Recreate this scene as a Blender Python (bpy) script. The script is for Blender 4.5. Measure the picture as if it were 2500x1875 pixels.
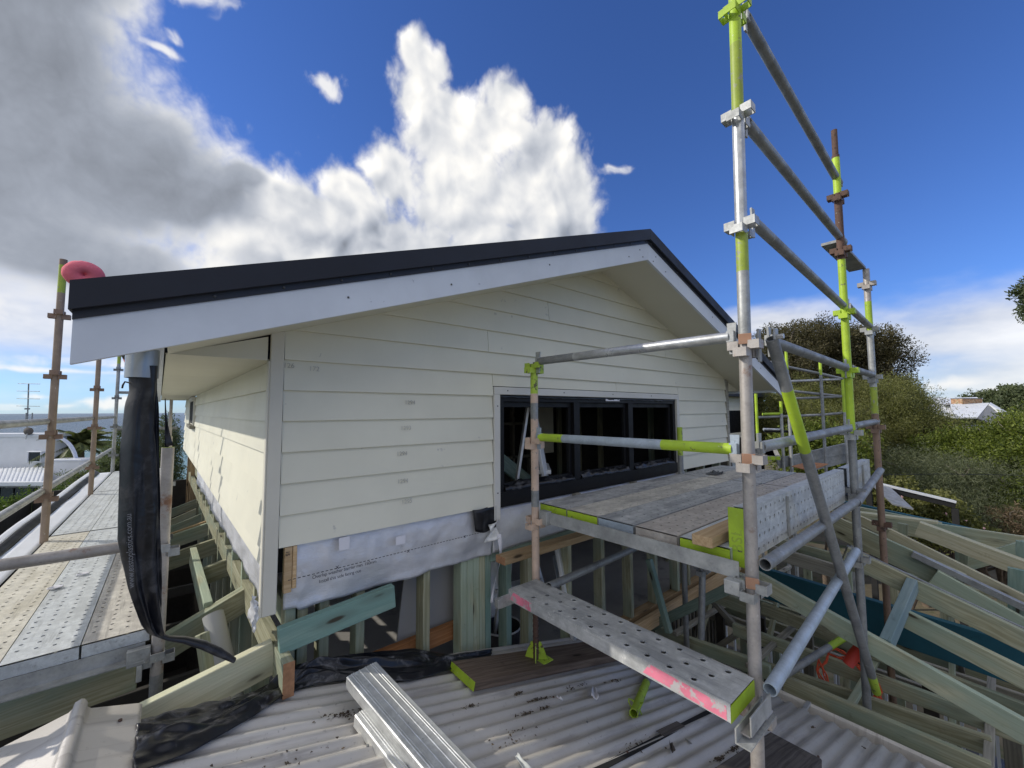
import bpy, bmesh, math, random
import numpy as np
from mathutils import Vector, Matrix, noise
random.seed(7); RNG = np.random.default_rng(7)
R = math.radians
for o in list(bpy.data.objects): bpy.data.objects.remove(o)
SC = bpy.context.scene; COL = SC.collection

# ---------------------------------------------------------------- camera
FPX = 990.0
_p = math.atan(66/FPX); _y = R(40); _a = R(.3)
FW = Vector((math.sin(_y)*math.cos(_p), math.cos(_y)*math.cos(_p), math.sin(_p)))
_r0 = Vector((math.cos(_y), -math.sin(_y), 0)); _u0 = _r0.cross(FW)
RT = math.cos(_a)*_r0 - math.sin(_a)*_u0; UPV = math.sin(_a)*_r0 + math.cos(_a)*_u0
cd = bpy.data.cameras.new('camera'); cam = bpy.data.objects.new('camera', cd); COL.objects.link(cam)
cd.sensor_fit = 'HORIZONTAL'; cd.sensor_width = 36; cd.lens = FPX/2500*36; cd.clip_start = .05; cd.clip_end = 60000
cam.matrix_world = Matrix(((RT.x, UPV.x, -FW.x, 0), (RT.y, UPV.y, -FW.y, 0), (RT.z, UPV.z, -FW.z, 0), (0, 0, 0, 1)))
SC.camera = cam
def ray(x, y): return RT*((x-1250)/FPX) + UPV*(-(y-937.5)/FPX) + FW
def U(x, y, ax, v):
    d = ray(x, y); return d*(v/d['xyz'.index(ax)])
def UD(x, y, depth): return ray(x, y)*depth
RZ0, RB = -1.58, -.26                      # the old roof: height at x = 1.79 and fall per metre
def roofz(x): return RZ0 + RB*(x-1.79)
def UR(x, y, lift=0):
    d = ray(x, y); return d*((RZ0-RB*1.79+lift)/(d.z-RB*d.x))

# ---------------------------------------------------------------- sun, sky, exposure
SUN_AZ, SUN_EL = 40, 30.5                   # azimuth from -X towards +Y
S = Vector((-math.cos(R(SUN_AZ))*math.cos(R(SUN_EL)), math.sin(R(SUN_AZ))*math.cos(R(SUN_EL)), math.sin(R(SUN_EL))))
sl = bpy.data.lights.new('sun', 'SUN'); sl.energy = 2.35; sl.angle = R(.6); sl.color = (1, .94, .84)
sun = bpy.data.objects.new('sun', sl); COL.objects.link(sun); sun.rotation_euler = S.to_track_quat('Z', 'Y').to_euler()
SC.view_settings.view_transform = 'Standard'; SC.view_settings.look = 'None'
SKY_TINT = (.64, .92, 1.55)                # a clear polarised winter blue
SKY_S, SKY_AIR, SKY_OZ, CLOUD_L = .075, 1.0, 3.0, .80   # sky strength, air, ozone, cloud brightness
SC.view_settings.exposure = 0.35; SC.view_settings.gamma = 1

class NT:
    """small helper that wires shader nodes"""
    def __init__(s, tree): s.t = tree; s.n = tree.nodes; s.l = tree.links
    def put(s, sock, v):
        if v is None: return
        if isinstance(v, bpy.types.NodeSocket): s.l.new(v, sock)
        else:
            try: sock.default_value = v
            except Exception: sock.default_value = (*v, 1) if len(v) == 3 else v
    def node(s, typ, props=None, **ins):
        n = s.n.new(typ)
        for k, v in (props or {}).items(): setattr(n, k, v)
        for k, v in ins.items():
            key = int(k[1:]) if k[0] == 'i' and k[1:].isdigit() else k.replace('_', ' ')
            s.put(n.inputs[key], v)
        return n
    def math(s, op, a, b=None, c=None, clamp=False):
        n = s.n.new('ShaderNodeMath'); n.operation = op; n.use_clamp = clamp
        s.put(n.inputs[0], a); s.put(n.inputs[1], b); s.put(n.inputs[2], c); return n.outputs[0]
    def vmath(s, op, a, b=None, sc=None):
        n = s.n.new('ShaderNodeVectorMath'); n.operation = op
        s.put(n.inputs[0], a); s.put(n.inputs[1], b)
        if sc is not None: s.put(n.inputs['Scale'], sc)
        return n.outputs['Value'] if op in ('DOT_PRODUCT', 'LENGTH', 'DISTANCE') else n.outputs[0]
    def ramp(s, f, stops, interp='LINEAR'):
        n = s.n.new('ShaderNodeValToRGB'); n.color_ramp.interpolation = interp; e = n.color_ramp.elements
        while len(e) < len(stops): e.new(.5)
        for el, (p, c) in zip(e, stops): el.position = p; el.color = (*c, 1) if len(c) == 3 else c
        s.put(n.inputs[0], f); return n.outputs[0]
    def maprange(s, v, a, b, c=0, d=1, smooth=True):
        n = s.n.new('ShaderNodeMapRange'); n.interpolation_type = 'SMOOTHSTEP' if smooth else 'LINEAR'
        for i, q in enumerate((v, a, b, c, d)): s.put(n.inputs[i], q)
        return n.outputs[0]
    def mix(s, f, a, b, mode='MIX'):
        n = s.n.new('ShaderNodeMix'); n.data_type = 'RGBA'; n.blend_type = mode
        s.put(n.inputs[0], f); s.put(n.inputs[6], a); s.put(n.inputs[7], b); return n.outputs[2]
    def noise(s, vec, scale, detail=4, rough=.5, dist=0, typ='FBM'):
        n = s.n.new('ShaderNodeTexNoise'); n.noise_type = typ
        if vec is not None: s.put(n.inputs['Vector'], vec)
        n.inputs['Scale'].default_value = scale; n.inputs['Detail'].default_value = detail
        n.inputs['Roughness'].default_value = rough; n.inputs['Distortion'].default_value = dist
        return n.outputs[0]
    def voro(s, vec, scale, detail=2, rough=.5, feat='F1'):
        n = s.n.new('ShaderNodeTexVoronoi'); n.feature = feat
        if vec is not None: s.put(n.inputs['Vector'], vec)
        n.inputs['Scale'].default_value = scale
        if 'Detail' in n.inputs: n.inputs['Detail'].default_value = detail; n.inputs['Roughness'].default_value = rough
        return n.outputs[0]

def cloud_map():
    """cloud cover and brightness by azimuth (columns) and elevation (rows): fine in the half of the dome in view, coarse beyond"""
    rng = np.random.default_rng(11); f32 = np.float32
    def gnoise(X, Y, lat):
        gx, gy = lat; n = gx.shape[0]; x0 = np.floor(X).astype(np.int32); y0 = np.floor(Y).astype(np.int32); fx = (X-x0).astype(f32); fy = (Y-y0).astype(f32)
        x0 &= n-1; x1 = (x0+1) & (n-1); y0 &= n-1; y1 = (y0+1) & (n-1)
        u = fx*fx*(3-2*fx); v = fy*fy*(3-2*fy)
        a = gx[y0, x0]*fx+gy[y0, x0]*fy; b = gx[y0, x1]*(fx-1)+gy[y0, x1]*fy
        c = gx[y1, x0]*fx+gy[y1, x0]*(fy-1); d = gx[y1, x1]*(fx-1)+gy[y1, x1]*(fy-1)
        return ((a*(1-u)+b*u)*(1-v)+(c*(1-u)+d*u)*v)*1.45
    def octaves(freq, n, gain, X, Y, bil=0):
        out = np.zeros(X.shape, f32); amp = 1; tot = 0
        for i in range(n):
            a = rng.random((64, 64))*2*np.pi; v = gnoise(X*freq+i*13.7+100, Y*freq+i*7.3+100, (np.cos(a).astype(f32), np.sin(a).astype(f32)))
            if bil: v = np.sqrt(v*v+.006)*1.7-.55
            out += f32(amp)*v; tot += amp; amp *= gain; freq *= 2.03
        return out/f32(tot)
    ss = lambda v, a, b: (lambda t: t*t*(3-2*t))(np.clip((v-a)/(b-a), 0, 1))
    PD = 10; A0, A1, E0, E1 = -42, 112, -3, 66
    AZ, EL = np.meshgrid((A0+(np.arange((A1-A0)*PD)+.5)/PD).astype(f32), (E0+(np.arange((E1-E0)*PD)+.5)/PD).astype(f32))
    wx_ = octaves(.10, 4, .5, AZ, EL)*7; wy_ = octaves(.10, 4, .5, AZ, EL)*7
    def field(blobs, k=.16):
        a = np.radians(AZ[::4, ::4]); e = np.radians(EL[::4, ::4])
        D = np.stack([np.sin(a)*np.cos(e), np.cos(a)*np.cos(e), np.sin(e)], -1); out = np.full(a.shape, -1.5, f32)
        for x, y, rx, ry in blobs:
            c = ray(x*1.13, y*1.13); dep = c.length; c = np.array(c.normalized())
            e1 = np.cross(c, (0, 0, 1)); e1 /= np.linalg.norm(e1); e2 = np.cross(e1, c); s = 1.13/FPX/dep*1.05
            d = D-c; m = 1-np.sqrt((d@(e1/(rx*s)))**2+(d@(e2/(ry*s)))**2+(d@(c*3))**2)
            h = np.clip(.5+.5*(m-out)/k, 0, 1); out = np.maximum(-1.5, (out*(1-h)+m*h+k*h*(1-h))).astype(f32)
        return out
    def sample(f, X, Y):
        x = np.clip((X-A0)*PD/4-.5, 0, f.shape[1]-1.001); y = np.clip((Y-E0)*PD/4-.5, 0, f.shape[0]-1.001)
        x0 = x.astype(np.int32); y0 = y.astype(np.int32); fx = x-x0; fy = y-y0
        return (f[y0, x0]*(1-fx)+f[y0, x0+1]*fx)*(1-fy)+(f[y0+1, x0]*(1-fx)+f[y0+1, x0+1]*fx)*fy
    def shift(f, dx, dy):
        g = np.zeros_like(f); h, w = f.shape
        g[max(0, dy):h+min(0, dy), max(0, dx):w+min(0, dx)] = f[max(0, -dy):h+min(0, -dy), max(0, -dx):w+min(0, -dx)]; return g
    def shadow(d, ux, uy, n, step, k):
        s = np.zeros_like(d); dd = np.clip(d, 0, .7)
        for i in range(1, n+1):
            q = step*i*(1+.12*i); s += shift(dd, -int(ux*q), -int(uy*q))*f32(1.2-.06*i)
        return np.exp(-k*s)
    # 1: the tall cumulus
    soft0 = octaves(.07, 5, .5, AZ+wx_*.4, EL+wy_*.4)
    cumulus = [(895,120,48,54),(925,150,44,46),(905,210,70,84),(960,240,60,60),(1090,215,48,50),(1040,290,110,80),(940,310,90,80),(1175,330,84,80),(1150,430,146,130),(1235,400,52,80),
               (1000,420,160,140),(850,380,80,76),(740,415,64,60),(655,445,95,60),(585,430,56,40),(1245,470,50,80),(800,570,440,170),(560,500,120,110),(1100,560,200,120)]
    big = octaves(.13, 2, .6, AZ+wx_*.35, EL+wy_*.35, 1); small = octaves(.42, 4, .56, AZ+wx_*.3, EL+wy_*.3, 1); fine = octaves(.5, 6, .60, AZ, EL)
    f1 = sample(field(cumulus), AZ+wx_*.30, EL+wy_*.30)
    d1 = f1+big*.38+small*.25+fine*.15
    a1 = ss(d1, -.13, .40)
    relief = lambda h, q: h-shift(h, int(.70*q), -int(.72*q))           # how far a lump stands out towards the light
    rim = 1-ss(d1, .05, .75)
    mid = octaves(.24, 2, .5, AZ+wx_*.4, EL+wy_*.4, 1)
    b1 = .86+.30*relief(big, 30)+.20*relief(mid, 18)+.08*relief(small, 9)+.03*relief(fine, 5)+.12*rim+.15*relief(np.clip(f1, 0, .9), 60)+soft0*.30-.10*ss(EL, 34, 20)
    # 2: the heavy bank on the left, thick and grey inside, bright at the rim
    heavy = [(40,260,330,270),(260,345,230,165),(60,60,240,210),(150,-120,170,220),(400,430,170,92),(505,395,62,46),(150,545,300,90),(-250,300,400,420)]
    soft = octaves(.05, 6, .5, AZ+wx_*.4, EL+wy_*.4); sm2 = octaves(.30, 6, .56, AZ+wx_*.3, EL+wy_*.3, 1)
    f2 = sample(field(heavy, .3), AZ+wx_*.45, EL+wy_*.45)
    d2 = f2+sm2*.24+soft*.22+fine*.10
    a2 = ss(d2, -.10, .40); core = ss(f2+soft*.30, .02, .52); l2 = shadow(np.clip(d2, 0, 9), .10, .99, 6, 3, .16)
    b2 = .54+.62*l2-core*(.46+soft*.15)+soft*.34+sm2*.03+.05*relief(sm2, 14)+.16*ss(EL, 20, 6)+.12*soft0
    # 3: layered cloud low down, wisps and small puffs
    band = [(1980,745,520,80),(2150,690,380,75),(2350,800,500,110),(1640,700,190,30),(80,690,520,110),(60,620,300,80)]
    st = octaves(.10, 6, .55, AZ+wx_*.3, EL*2.4+40)
    d3 = sample(field(band, .4), AZ+wx_*.3, EL)+st*.7; a3 = ss(d3, -.5, .9)*.85; b3 = .80+st*.42+soft*.1
    wisp = [(700,195,46,34),(715,215,30,20),(372,112,34,14),(1330,372,38,11),(425,14,60,22),(395,88,20,12),(290,18,40,20)]
    puff = [(70,858,40,9),(120,880,30,8),(185,868,36,9),(235,872,36,10),(215,880,44,9),(262,868,40,12),(20,882,30,9),(1900,830,60,14),(2060,835,80,20),(2200,850,90,16),(60,800,260,9),(250,790,160,12)]
    fw = octaves(.35, 6, .6, AZ+wx_*.6, EL+wy_*.6)
    d4 = np.maximum(sample(field(wisp), AZ+wx_*.5, EL+wy_*.5), sample(field(puff), AZ+wx_*.12, EL+wy_*.05))+fw*.9
    a4 = ss(d4, -.05, .9)*.85
    W, H = 3600, 1800
    def expand(img, rep): return np.repeat(np.repeat(img, rep, 0), rep, 1)
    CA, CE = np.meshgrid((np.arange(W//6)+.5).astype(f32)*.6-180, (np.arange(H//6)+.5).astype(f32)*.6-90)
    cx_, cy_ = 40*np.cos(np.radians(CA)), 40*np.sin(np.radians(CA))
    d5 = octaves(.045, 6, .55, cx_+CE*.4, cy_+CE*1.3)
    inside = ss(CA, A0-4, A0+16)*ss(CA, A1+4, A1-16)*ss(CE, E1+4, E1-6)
    a5 = expand(ss(d5, -.24, .06)*(1-inside)*.96*ss(CE, -2, 6), 6); b5 = expand(1.0+d5*.3, 6)  # cloud out of view made denser and brighter to fill the shaded gable
    warm = np.array((1.0, .985, .955), f32); cool = np.array((.84, .92, 1.08), f32)
    out = np.zeros((H, W, 4), f32)
    def over(reg, a, b):
        t = np.clip((b-.42)/.55, 0, 1)[..., None]; c = np.clip(b, .22, 1.22)[..., None]*(cool*(1-t)+warm*t)
        al = reg[..., 3]; na = a+al*(1-a)
        reg[..., :3] = (c*a[..., None]+reg[..., :3]*(al*(1-a))[..., None])/np.maximum(na, 1e-5)[..., None]; reg[..., 3] = na
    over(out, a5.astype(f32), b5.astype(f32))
    win = out[(E0+90)*10:(E1+90)*10, (A0+180)*10:(A1+180)*10]; edge = ss(AZ, A0, A0+14)*ss(AZ, A1, A1-14)*ss(EL, E1, E1-4)
    over(win, a3*edge, b3); over(win, a4*edge, np.full_like(a4, .99)); over(win, a1*edge, b1*.90); over(win, a2*edge, b2*.86)
    return out

def build_world():
    W = bpy.data.worlds.new('World'); SC.world = W; W.use_nodes = True; W.node_tree.nodes.clear(); t = NT(W.node_tree)
    px = np.roll(cloud_map(), -900, 1); tc = t.node('ShaderNodeTexCoord')
    def layer(name, rgb, fl):
        img = bpy.data.images.new(name, 3600, 1800, alpha=False, float_buffer=fl); img.colorspace_settings.name = 'Non-Color'
        q = np.ones((1800, 3600, 4), np.float32); q[..., :3] = rgb; img.pixels.foreach_set(q.ravel()); img.update()
        return t.node('ShaderNodeTexEnvironment', dict(image=img, projection='EQUIRECTANGULAR', interpolation='Linear'), Vector=tc.outputs['Generated']).outputs[0]
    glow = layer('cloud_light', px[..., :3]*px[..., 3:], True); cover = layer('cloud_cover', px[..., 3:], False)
    sky = t.node('ShaderNodeTexSky', dict(sky_type='NISHITA', sun_disc=False, sun_elevation=R(SUN_EL), sun_rotation=R(-90+SUN_AZ), altitude=0, air_density=SKY_AIR, dust_density=.15, ozone_density=SKY_OZ))
    blue = t.vmath('MULTIPLY', sky.outputs[0], SKY_TINT)
    col = t.vmath('ADD', t.vmath('MULTIPLY', blue, t.vmath('SUBTRACT', (1, 1, 1), cover)), t.vmath('SCALE', glow, sc=CLOUD_L/SKY_S))
    bg = t.node('ShaderNodeBackground', Color=col); bg.inputs['Strength'].default_value = SKY_S
    out = t.node('ShaderNodeOutputWorld'); t.l.new(bg.outputs[0], out.inputs[0]); W.cycles.sampling_method = 'MANUAL'; W.cycles.sample_map_resolution = 1024
build_world()

# ---------------------------------------------------------------- materials
MATS = {}
def M(name): return MATS[name]
def newmat(name):
    m = bpy.data.materials.new(name); m.use_nodes = True; MATS[name] = m
    t = NT(m.node_tree); b = m.node_tree.nodes['Principled BSDF']
    return m, t, b
def coords(t, scale=(1, 1, 1)):
    tc = t.node('ShaderNodeTexCoord'); oi = t.node('ShaderNodeObjectInfo')
    v = t.vmath('ADD', tc.outputs['Object'], t.vmath('SCALE', (7.1, 3.3, 5.7), sc=oi.outputs['Random']))
    return t.vmath('MULTIPLY', v, scale), oi.outputs['Random']
def bump(t, b, h, strength=.3, dist=.01):
    n = t.node('ShaderNodeBump', Strength=strength, Distance=dist, Height=h); t.l.new(n.outputs[0], b.inputs['Normal'])
def simple(name, col, rough=.6, var=.15, scale=4, metal=0, bmp=0, spots=None, spec=.4):
    m, t, b = newmat(name); v, r = coords(t)
    n = t.noise(v, scale, 6, .6); k = t.maprange(n, .25, .75, 1-var, 1+var)
    c = t.vmath('SCALE', tuple(col), sc=k)
    c = t.vmath('SCALE', c, sc=t.maprange(r, 0, 1, 1-var*.25, 1+var*.25, False))
    if spots:
        sc, lo, hi, sc_col = spots
        c = t.mix(t.maprange(t.noise(v, sc, 5, .65), lo, hi), c, (*sc_col, 1))
    t.put(b.inputs['Base Color'], c); b.inputs['Metallic'].default_value = metal
    t.put(b.inputs['Roughness'], t.maprange(t.noise(v, scale*3, 3), .2, .8, rough-.08, rough+.08))
    b.inputs['Specular IOR Level'].default_value = spec
    if bmp: bump(t, b, t.noise(v, scale*6, 5, .6), bmp, .004)
    return m
def timber(name, c0, c1, stain=None, knots=True, dark=.55):
    m, t, b = newmat(name); v, r = coords(t)
    wob = t.noise(t.vmath('MULTIPLY', v, (1.4, 3, 3)), 1.6, 2, .5)
    yz = t.vmath('ADD', t.vmath('MULTIPLY', v, (.35, 1, 1)), t.vmath('SCALE', (0, .05, .05), sc=wob))
    g = t.noise(t.vmath('MULTIPLY', yz, (2.6, 60, 60)), 1.4, 7, .65); fine = t.noise(t.vmath('MULTIPLY', yz, (9, 260, 260)), 1, 3, .6)
    rings = t.math('SINE', t.math('MULTIPLY', t.noise(t.vmath('MULTIPLY', yz, (.8, 11, 11)), 1.5, 2, .4), 46))
    f = t.math('ADD', t.math('ADD', t.math('MULTIPLY', g, .8), t.math('MULTIPLY', rings, .085)), t.math('MULTIPLY', t.math('SUBTRACT', fine, .5), .35))
    c = t.mix(t.maprange(f, .2, .62), (*c0, 1), (*c1, 1))
    if stain:
        sv = t.noise(t.vmath('MULTIPLY', v, (.9, 2.5, 2.5)), 2.1, 4, .55)
        c = t.mix(t.maprange(t.math('ADD', sv, t.math('MULTIPLY', r, .18)), .46, .76, 0, .75), c, (*stain, 1))
        c = t.mix(t.maprange(t.noise(t.vmath('MULTIPLY', v, (3, 40, 40)), 1.5, 5, .7), .60, .72, 0, .55), c, tuple(q*.45 for q in stain)+(1,))
    c = t.mix(t.maprange(t.noise(v, 7, 6, .72), .60, .76, 0, .5), c, tuple(q*.42 for q in c0)+(1,))
    if knots:
        vo = t.n.new('ShaderNodeTexVoronoi'); vo.inputs['Scale'].default_value = 1.0; t.put(vo.inputs['Vector'], t.vmath('MULTIPLY', v, (2.3, 9, 9)))
        k = vo.outputs['Distance']
        c = t.mix(t.maprange(k, .34, .12, 0, .45), c, tuple(q*.55 for q in c0)+(1,)); c = t.mix(t.maprange(k, .13, .06, 0, .9), c, (.045, .03, .018, 1))
    c = t.vmath('SCALE', c, sc=t.maprange(r, 0, 1, .66, 1.10, False))
    t.put(b.inputs['Base Color'], c); b.inputs['Roughness'].default_value = .8; b.inputs['Specular IOR Level'].default_value = .22
    bump(t, b, t.math('ADD', g, t.math('MULTIPLY', fine, .5)), .45, .003); return m
def galv(name, col=(.42, .43, .44), rough=.42, metal=.75, rust=None, dirt=.35, scale=14):
    m, t, b = newmat(name); v, r = coords(t)
    sp = t.voro(v, scale*5, 1); n = t.noise(v, scale*.6, 7, .68); n2 = t.noise(v, scale*2.5, 5, .7)
    k = t.math('ADD', t.math('MULTIPLY', t.maprange(n, .3, .7, 1-dirt, 1.12), .7), t.math('MULTIPLY', t.maprange(sp, 0, .9, .8, 1.15), .3))
    c = t.vmath('SCALE', tuple(col), sc=k)
    c = t.mix(t.maprange(n2, .60, .74, 0, .65), c, tuple(q*.42 for q in col)+(1,))
    c = t.mix(t.maprange(n2, .38, .26, 0, .6), c, (.68, .68, .66, 1))
    if rust: c = t.mix(t.maprange(t.noise(v, 5, 6, .7), rust[0], rust[0]+.12), c, (*rust[1], 1))
    t.put(b.inputs['Base Color'], c); t.put(b.inputs['Metallic'], t.maprange(n2, .35, .7, metal, metal*.4))
    t.put(b.inputs['Roughness'], t.maprange(n, .3, .7, rough+.14, rough-.08)); bump(t, b, n2, .25, .002); return m
def deckmat(name, col, grime, splat=.5, rough=.62, metal=.12):
    m, t, b = newmat(name); v, r = coords(t)
    big = t.noise(t.vmath('MULTIPLY', v, (1.2, 4, 4)), 2.2, 6, .62); mid = t.noise(v, 17, 6, .72, .4); tiny = t.noise(v, 70, 4, .75); strk = t.noise(t.vmath('MULTIPLY', v, (2.5, 34, 34)), 1.4, 5, .65)
    c = t.vmath('SCALE', tuple(col), sc=t.maprange(mid, .3, .7, .78, 1.14))
    c = t.mix(t.maprange(big, .44, .68, 0, .75), c, (*grime, 1)); c = t.mix(t.maprange(strk, .54, .72, 0, .55), c, tuple(q*.62 for q in grime)+(1,))
    c = t.mix(t.maprange(tiny, .60, .72, 0, .6), c, tuple(q*.42 for q in col)+(1,)); c = t.mix(t.math('MULTIPLY', t.maprange(mid, .60, .72), splat), c, (.72, .71, .67, 1))
    t.put(b.inputs['Base Color'], c); b.inputs['Metallic'].default_value = metal; t.put(b.inputs['Roughness'], t.maprange(big, .3, .7, rough-.1, rough+.12)); bump(t, b, t.math('ADD', mid, tiny), .3, .003); return m
def paint(name, col, under=(.25, .25, .25), chip=.66, rough=.5):
    m, t, b = newmat(name); v, r = coords(t)
    n = t.noise(v, 26, 6, .68); n1 = t.noise(v, 6, 4, .6); scr = t.noise(t.vmath('MULTIPLY', v, (5, 60, 60)), 1.2, 5, .7)
    c = t.vmath('SCALE', tuple(col), sc=t.maprange(n1, .3, .7, .78, 1.1))
    c = t.mix(t.maprange(n, chip, chip+.05), c, (*under, 1)); c = t.mix(t.maprange(scr, .60, .70, 0, .6), c, tuple(q*.5+w*.5 for q, w in zip(col, under))+(1,)); c = t.mix(t.maprange(t.noise(v, 44, 4, .7), .66, .70, 0, .7), c, (.60, .59, .55, 1))
    t.put(b.inputs['Base Color'], c); b.inputs['Roughness'].default_value = rough; bump(t, b, n, .3, .002); return m
def leafmat(name, dark, light, gloss=.5, trans=.35):
    m, t, b = newmat(name)
    at = t.node('ShaderNodeAttribute', dict(attribute_name='tone', attribute_type='GEOMETRY'))
    c = t.mix(at.outputs['Fac'], (*dark, 1), (*light, 1))
    t.put(b.inputs['Base Color'], c); b.inputs['Roughness'].default_value = gloss; b.inputs['Specular IOR Level'].default_value = .3
    tr = t.node('ShaderNodeBsdfTranslucent', Color=t.vmath('MULTIPLY', c, (1.1, 1.2, .6)))
    mx = t.node('ShaderNodeMixShader', Fac=trans); t.l.new(b.outputs[0], mx.inputs[1]); t.l.new(tr.outputs[0], mx.inputs[2])
    t.l.new(mx.outputs[0], t.n['Material Output'].inputs[0]); return m

simple('weatherboard', (.76, .74, .61), .62, .05, 1.7, bmp=.06, spots=(9, .66, .74, (.53, .52, .46)))
simple('soffit', (.67, .65, .53), .65, .04, 1.2)
simple('barge_white', (.66, .70, .75), .6, .07, 3, bmp=.08, spots=(28, .68, .75, (.42, .45, .5)))
simple('trim', (.66, .65, .60), .6, .05, 2)
simple('cornerboard', (.66, .635, .54), .6, .05, 2)
simple('roof_dark', (.022, .024, .032), .55, .08, 2, spec=.3)
simple('roof_dark_low', (.022, .023, .028), .45, .08, 2)
simple('nailhead', (.08, .08, .08), .5, .1)
simple('pencil', (.50, .49, .44), .8, .2, 30)
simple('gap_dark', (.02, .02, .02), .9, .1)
simple('black_frame', (.010, .010, .011), .5, .2, 5, spec=.25)
simple('interior_board', (.42, .40, .36), .8, .1)
simple('plasterboard', (.36, .36, .36), .85, .06, 1)
simple('floor_sheet', (.34, .33, .31), .8, .18, 1.5, spots=(3, .55, .7, (.22, .22, .21)))
timber('green_pine', (.36, .35, .22), (.56, .55, .39), (.30, .39, .31))
timber('teal_pine', (.22, .30, .25), (.32, .41, .34), (.15, .27, .24))
timber('blue_pine', (.25, .34, .36), (.34, .44, .46), (.20, .30, .33), knots=False)
timber('pale_pine', (.52, .48, .31), (.68, .64, .46), (.52, .55, .40))
timber('raw_pine', (.50, .34, .18), (.64, .47, .28))
timber('hardwood', (.34, .15, .06), (.45, .22, .10))
timber('old_plank', (.17, .125, .095), (.31, .235, .18))
timber('grey_plank', (.07, .062, .058), (.15, .135, .125), knots=False)
timber('grey_timber', (.26, .25, .21), (.40, .38, .32))
simple('endgrain', (.36, .19, .10), .85, .25, 30, bmp=.3)
simple('teal_beam', (.018, .10, .14), .6, .2, 3, bmp=.1, spots=(6, .6, .75, (.012, .07, .09)))
galv('galv', (.42, .43, .42), .48, .55, dirt=.5); galv('galv_dull', (.30, .31, .31), .52, .6, dirt=.45); galv('galv_bright', (.55, .56, .56), .32, .8, dirt=.5)
galv('galv_rust', (.42, .39, .36), .5, .5, rust=(.58, (.24, .13, .08)))
galv('galv_blue', (.40, .47, .54), .5, .3)
deckmat('plank_steel', (.46, .47, .465), (.22, .23, .235), .8); deckmat('plank_tan', (.60, .57, .50), (.33, .31, .28), .6); deckmat('plank_dirty', (.66, .63, .53), (.46, .43, .34), .5)
deckmat('plank_brown', (.50, .46, .41), (.36, .32, .28), .3); deckmat('plank_dark', (.50, .50, .49), (.15, .155, .165), .85); deckmat('plank_cool', (.58, .61, .61), (.40, .42, .42), .5)
deckmat('stack_steel', (.60, .61, .60), (.42, .43, .42), .35, .42, .45)
paint('lime', (.42, .60, .035), (.16, .17, .08), .62); paint('lime_worn', (.36, .46, .05), (.30, .30, .24), .58)
paint('lime_old', (.42, .58, .06), (.10, .09, .05), .56)
paint('salmon', (.60, .45, .35), (.22, .21, .2), .62); paint('rust_post', (.26, .175, .125), (.14, .09, .07), .6, .6)
paint('post_tan', (.33, .25, .185), (.18, .12, .09), .66, .55)
paint('rust_dark', (.13, .075, .055), (.06, .04, .03), .55, .8); paint('clamp_brown', (.38, .21, .13), (.3, .28, .26), .62, .55)
paint('pink_paint', (.76, .22, .31), (.45, .43, .43), .51, .6)
simple('pink_foam', (.84, .19, .24), .95, .12, 20, bmp=.5, spots=(60, .5, .8, (.86, .28, .32))); simple('red_core', (.62, .005, .01), .6, .1)
simple('pink_rag', (.62, .14, .13), .9, .2, 12)
simple('pvc', (.52, .53, .52), .5, .06, 3); simple('pipe_silver', (.30, .32, .33), .35, .15, 5, metal=.55)
simple('leaf_litter', (.09, .07, .05), .9, .4, 30); simple('paper', (.74, .74, .78), .7, .05)
simple('orange_cord', (.62, .09, .035), .6, .1); simple('red_plastic', (.55, .05, .03), .45, .1)
simple('rag', (.10, .11, .12), .9, .25, 15, bmp=.4)
simple('aluminium', (.78, .79, .78), .45, .1, 6, metal=.25); simple('fibreglass', (.10, .20, .14), .5, .1)
simple('bucket', (.05, .05, .055), .5, .1); simple('tub_white', (.6, .6, .6), .5, .1)
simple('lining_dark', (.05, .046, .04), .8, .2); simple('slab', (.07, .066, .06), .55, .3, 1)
simple('render_white', (.70, .71, .72), .8, .04, 2); simple('roof_white', (.72, .74, .76), .45, .05, 2); simple('far_glass', (.02, .025, .03), .15, .1)
simple('brick_chimney', (.36, .21, .12), .9, .5, 6, spots=(5, .5, .6, (.48, .38, .24))); simple('grey_clad', (.30, .30, .295), .8, .05)
simple('bark', (.12, .09, .065), .95, .35, 8, bmp=.5); simple('bark_pale', (.26, .22, .18), .9, .3, 8)
simple('car_paint', (.62, .64, .66), .25, .03); simple('tyre', (.02, .02, .02), .8, .1)
simple('white_metal', (.68, .70, .73), .4, .06, 2); simple('black_rubber', (.01, .01, .011), .6, .1)
simple('flower', (.75, .45, .45), .8, .2)
leafmat('leaf_banksia', (0.034, 0.036, 0.017), (0.17, 0.145, 0.075)); leafmat('leaf_olive', (0.05, 0.06, 0.018), (0.26, 0.26, 0.085))
leafmat('leaf_green', (0.04, 0.065, 0.012), (0.235, 0.28, 0.05)); leafmat('leaf_grey', (0.05, 0.065, 0.033), (0.23, 0.25, 0.14))
leafmat('leaf_coast', (0.035, 0.055, 0.026), (0.19, 0.22, 0.11)); leafmat('leaf_hedge', (0.025, 0.045, 0.012), (0.15, 0.22, 0.05))
leafmat('leaf_palm', (.04, .055, .016), (.26, .28, .11)); leafmat('leaf_dry', (.10, .07, .045), (.27, .20, .13))

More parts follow.
